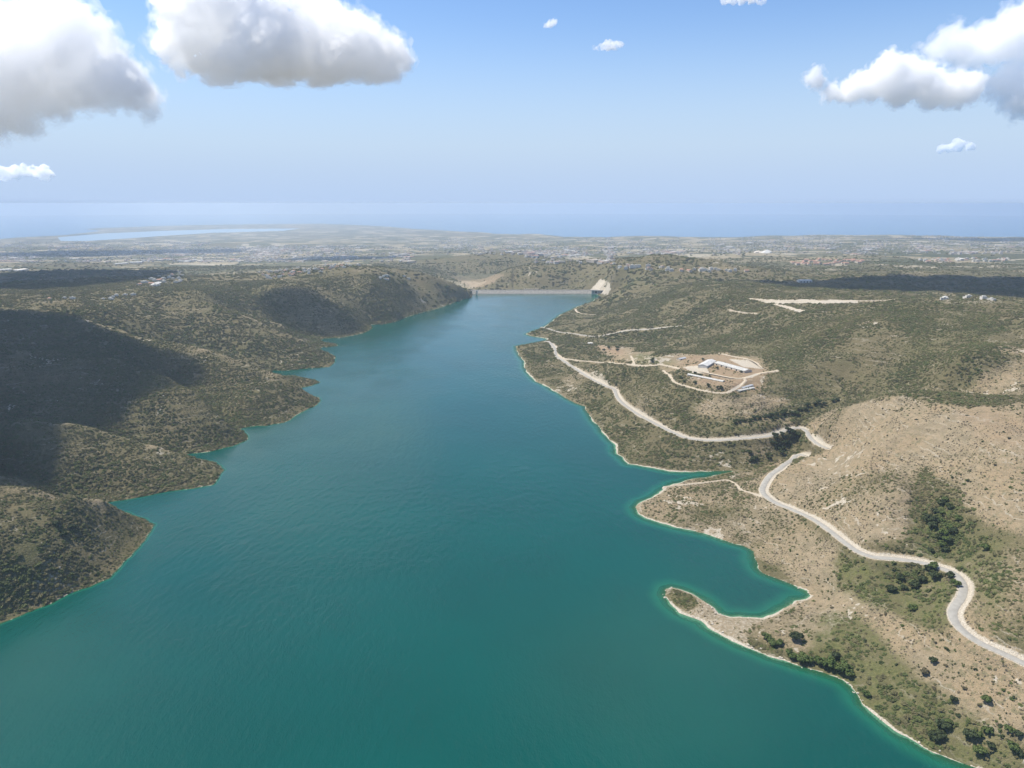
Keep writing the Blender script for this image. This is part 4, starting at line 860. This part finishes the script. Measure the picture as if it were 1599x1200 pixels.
# ------------------------------------------------------------------ scrub cover (uncountable): instanced bushes
def scrub_points():
    P_, S_, I_ = [], [], []
    for r0, r1, dens, slo, shi in ((330, 900, 0.36, 0.5, 1.5), (900, 1500, 0.19, 0.75, 1.85), (1500, 2400, 0.07, 1.2, 2.6), (2400, 4200, 0.0055, 2.6, 5.0), (4200, 9000, 0.0004, 4, 8)):
        num = int(0.5*math.radians(84)*(r1**2-r0**2)*dens)
        a = np.radians(rng.uniform(-42, 42, num)); r = np.sqrt(rng.uniform(r0**2, r1**2, num)); x, y = r*np.sin(a), r*np.cos(a)
        fa = (a-az[0])/(az[1]-az[0]); ia = fa.astype(int); l = np.log(r); ir = np.clip(np.searchsorted(lr, l)-1, 0, NR-2)
        ta = fa-ia; tr = (l-lr[ir])/(lr[ir+1]-lr[ir])
        def g(G): return (G[ir,ia]*(1-ta)+G[ir,ia+1]*ta)*(1-tr)+(G[ir+1,ia]*(1-ta)+G[ir+1,ia+1]*ta)*tr
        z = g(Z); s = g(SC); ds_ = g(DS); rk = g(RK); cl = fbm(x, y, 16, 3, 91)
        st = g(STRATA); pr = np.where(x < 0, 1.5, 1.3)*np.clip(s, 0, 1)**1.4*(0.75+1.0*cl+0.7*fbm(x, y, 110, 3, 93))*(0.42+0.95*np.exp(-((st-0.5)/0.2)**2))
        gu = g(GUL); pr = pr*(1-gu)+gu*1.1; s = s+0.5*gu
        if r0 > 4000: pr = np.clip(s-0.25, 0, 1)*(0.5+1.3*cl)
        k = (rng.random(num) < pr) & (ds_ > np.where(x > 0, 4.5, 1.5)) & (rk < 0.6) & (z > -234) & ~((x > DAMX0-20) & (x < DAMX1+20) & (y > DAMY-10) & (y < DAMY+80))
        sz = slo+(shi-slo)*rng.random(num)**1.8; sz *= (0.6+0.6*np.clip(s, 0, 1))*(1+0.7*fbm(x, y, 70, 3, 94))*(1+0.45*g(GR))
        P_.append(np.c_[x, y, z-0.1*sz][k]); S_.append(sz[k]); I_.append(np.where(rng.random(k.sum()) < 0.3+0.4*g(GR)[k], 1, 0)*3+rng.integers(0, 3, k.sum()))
    num = 90000; a = np.radians(rng.uniform(5, 42, num)); r = np.sqrt(rng.uniform(370**2, 1150**2, num)); x, y = r*np.sin(a), r*np.cos(a)
    fa = (a-az[0])/(az[1]-az[0]); ia = fa.astype(int); l = np.log(r); ir = np.clip(np.searchsorted(lr, l)-1, 0, NR-2); ta = fa-ia; tr = (l-lr[ir])/(lr[ir+1]-lr[ir])
    def g2(G): return (G[ir,ia]*(1-ta)+G[ir,ia+1]*ta)*(1-tr)+(G[ir+1,ia]*(1-ta)+G[ir+1,ia+1]*ta)*tr
    z = g2(Z); s = g2(SC); k = (s < 0.6) & (g2(RK) < 0.5) & (g2(DS) > 4) & (rng.random(num) < 0.25+1.0*fbm(x, y, 20, 3, 92)+0.4*s); sz = 0.25+0.6*rng.random(num)**2
    P_.append(np.c_[x, y, z-0.1*sz][k]); S_.append(sz[k]); I_.append(6+rng.integers(0, 2, k.sum()))
    return np.vstack(P_), np.concatenate(S_), np.concatenate(I_)
pp, ss, ii = scrub_points(); print('scrub', len(pp), time.time()-T0)
me = bpy.data.meshes.new('scrub'); me.vertices.add(len(pp)); me.vertices.foreach_set('co', pp.astype(np.float32).ravel())
rot = np.zeros((len(pp), 3), np.float32); rot[:,2] = rng.uniform(0, 6.28, len(pp)); rot[:,:2] = rng.normal(0, 0.12, (len(pp), 2))
scl = np.stack([ss*rng.uniform(0.8, 1.3, len(pp)), ss*rng.uniform(0.8, 1.3, len(pp)), ss*rng.uniform(0.55, 0.95, len(pp))], -1)
for nm, tp, key, dat in (('rot', 'FLOAT_VECTOR', 'vector', rot), ('scl', 'FLOAT_VECTOR', 'vector', scl.astype(np.float32)), ('idx', 'INT', 'value', ii.astype(np.int32))):
    me.attributes.new(nm, tp, 'POINT').data.foreach_set(key, dat.ravel())
SCRUB_A = leaf_mat('scrub_foliage', (0.068, 0.071, 0.033), (0.155, 0.134, 0.068), (0.132, 0.122, 0.055))
SCRUB_B = leaf_mat('green_scrub_foliage', (0.05, 0.07, 0.024), (0.10, 0.115, 0.04), (0.125, 0.13, 0.05))
SCRUB_C = leaf_mat('dry_tuft_foliage', (0.10, 0.085, 0.055), (0.19, 0.16, 0.11), (0.15, 0.125, 0.08))
def scrub_nodes():
    ng = bpy.data.node_groups.new('scrub', 'GeometryNodeTree'); L = ng.links.new
    ng.interface.new_socket('Geometry', in_out='INPUT', socket_type='NodeSocketGeometry'); ng.interface.new_socket('Geometry', in_out='OUTPUT', socket_type='NodeSocketGeometry')
    gi = nd(ng, 'NodeGroupInput'); go = nd(ng, 'NodeGroupOutput'); iop = nd(ng, 'GeometryNodeInstanceOnPoints'); jn = nd(ng, 'GeometryNodeJoinGeometry')
    for k in reversed(range(8)):
        ico = nd(ng, 'GeometryNodeMeshIcoSphere'); ico.inputs['Radius'].default_value = 1.0; ico.inputs['Subdivisions'].default_value = 4
        ps = nd(ng, 'GeometryNodeInputPosition'); va = nd(ng, 'ShaderNodeVectorMath', operation='ADD'); va.inputs[1].default_value = (k*7.3, k*3.1, k*1.7); L(ps.outputs[0], va.inputs[0])
        n1 = nd(ng, 'ShaderNodeTexNoise'); n1.inputs['Scale'].default_value = 1.25; n1.inputs['Detail'].default_value = 5; n1.inputs['Roughness'].default_value = 0.75; L(va.outputs[0], n1.inputs['Vector'])
        sb = nd(ng, 'ShaderNodeMath', operation='MULTIPLY_ADD'); sb.inputs[1].default_value = 3.2; sb.inputs[2].default_value = -1.65; L(n1.outputs['Fac'], sb.inputs[0])
        vs = nd(ng, 'ShaderNodeVectorMath', operation='SCALE'); L(ps.outputs[0], vs.inputs[0]); L(sb.outputs[0], vs.inputs['Scale'])
        sp_ = nd(ng, 'GeometryNodeSetPosition'); L(ico.outputs['Mesh'], sp_.inputs['Geometry']); L(vs.outputs[0], sp_.inputs['Offset'])
        smt = nd(ng, 'GeometryNodeSetMaterial'); smt.inputs['Material'].default_value = SCRUB_A if k < 3 else (SCRUB_B if k < 6 else SCRUB_C); L(sp_.outputs[0], smt.inputs[0])
        g2 = nd(ng, 'GeometryNodeGeometryToInstance'); L(smt.outputs[0], g2.inputs[0]); L(g2.outputs[0], jn.inputs[0])
    def attr(nm, ty):
        q = nd(ng, 'GeometryNodeInputNamedAttribute', data_type=ty); q.inputs['Name'].default_value = nm; return q.outputs[0]
    L(gi.outputs[0], iop.inputs['Points']); L(jn.outputs[0], iop.inputs['Instance']); iop.inputs['Pick Instance'].default_value = True
    L(attr('idx', 'INT'), iop.inputs['Instance Index']); L(attr('scl', 'FLOAT_VECTOR'), iop.inputs['Scale'])
    er = nd(ng, 'FunctionNodeEulerToRotation'); L(attr('rot', 'FLOAT_VECTOR'), er.inputs[0]); L(er.outputs[0], iop.inputs['Rotation'])
    L(iop.outputs[0], go.inputs[0]); return ng
o = link('scrub', me, [SCRUB_A, SCRUB_B, SCRUB_C], kind='stuff', label='low grey green scrub covering the hills round the lake', category='scrub')
md = o.modifiers.new('scatter', 'NODES'); md.node_group = scrub_nodes()
# ------------------------------------------------------------------ haze
def haze():
    m, nt, o = newmat('haze_air'); v = nd(nt, 'ShaderNodeVolumePrincipled'); v.inputs['Color'].default_value = (*HAZE_COL, 1); v.inputs['Density'].default_value = HAZE_D; v.inputs['Anisotropy'].default_value = 0.3
    nt.links.new(v.outputs[0], o.inputs['Volume'])
    b = MB(); b.box(-45000, 45000, -2000, 45000, -264, 362); return link('haze', b.mesh('haze'), m, kind='stuff', label='pale blue haze filling the air over the land and sea', category='haze')
HAZE_COL = (0.70, 0.82, 0.96); HAZE_D = 0.60e-4
haze()
# ------------------------------------------------------------------ light, sky, camera
w = bpy.data.worlds.new('World'); S.world = w; w.use_nodes = True; nt = w.node_tree; nt.nodes.clear()
sky = nd(nt, 'ShaderNodeTexSky', sky_type='NISHITA'); sky.sun_disc = False; sky.sun_elevation = SUN_EL; sky.sun_rotation = SUN_AZ; sky.altitude = 0; sky.air_density = 1.0; sky.dust_density = 0.3; sky.ozone_density = 3.0
bg = nd(nt, 'ShaderNodeBackground'); bg.inputs[1].default_value = 0.112; wo = nd(nt, 'ShaderNodeOutputWorld'); tc = nd(nt, 'ShaderNodeTexCoord'); sz_ = nd(nt, 'ShaderNodeSeparateXYZ'); nt.links.new(tc.outputs['Generated'], sz_.inputs[0])
hz = mapr(nt, sz_.outputs[2], 0.25, 0.03, 0.0, 0.97); cr_ = nd(nt, 'ShaderNodeValToRGB'); nt.links.new(sz_.outputs[2], cr_.inputs[0]); el_ = cr_.color_ramp.elements
el_[0].position = 0.0; el_[0].color = (*[x/0.125 for x in (0.385, 0.51, 0.73)], 1); el_[1].position = 0.075; el_[1].color = (*[x/0.125 for x in (0.45, 0.56, 0.71)], 1)
skt = mixc(nt, 1.0, sky.outputs[0], (0.86, 0.95, 1.08), 'MULTIPLY'); skc = mixc(nt, hz, skt, cr_.outputs[0]); nt.links.new(skc, bg.inputs[0]); nt.links.new(bg.outputs[0], wo.inputs[0])
sl = bpy.data.lights.new('sun', 'SUN'); sl.energy = 4.7; sl.angle = math.radians(0.53); sl.color = (1, 0.935, 0.82)
so = bpy.data.objects.new('sun', sl); COL.objects.link(so); so.rotation_euler = Vector(-SV).to_track_quat('-Z', 'Y').to_euler(); so.location = (0, 0, 4000)
cam = bpy.data.cameras.new('camera'); cam.sensor_width = 36; cam.lens = 36*F/1599; cam.clip_start = 1; cam.clip_end = 200000
co_ = bpy.data.objects.new('camera', cam); COL.objects.link(co_); co_.location = (0, 0, H); co_.rotation_euler = (PI/2-PITCH, 0, 0); S.camera = co_
S.view_settings.view_transform = 'Standard'; S.view_settings.look = 'None'; S.view_settings.exposure = 0.46; S.view_settings.gamma = 1
S.render.engine = 'CYCLES'; c = S.cycles
c.use_denoising = True; c.denoising_input_passes = 'RGB_ALBEDO_NORMAL'; c.denoising_prefilter = 'ACCURATE'; c.denoiser = 'OPENIMAGEDENOISE'; c.volume_bounces = 96; c.max_bounces = 96; c.diffuse_bounces = 2; c.glossy_bounces = 2; c.transmission_bounces = 2; c.transparent_max_bounces = 8
c.sample_clamp_indirect = 3; c.sample_clamp_direct = 6; c.use_adaptive_sampling = False; c.adaptive_threshold = 0.02; c.caustics_reflective = False; c.caustics_refractive = False
print('done', time.time()-T0)
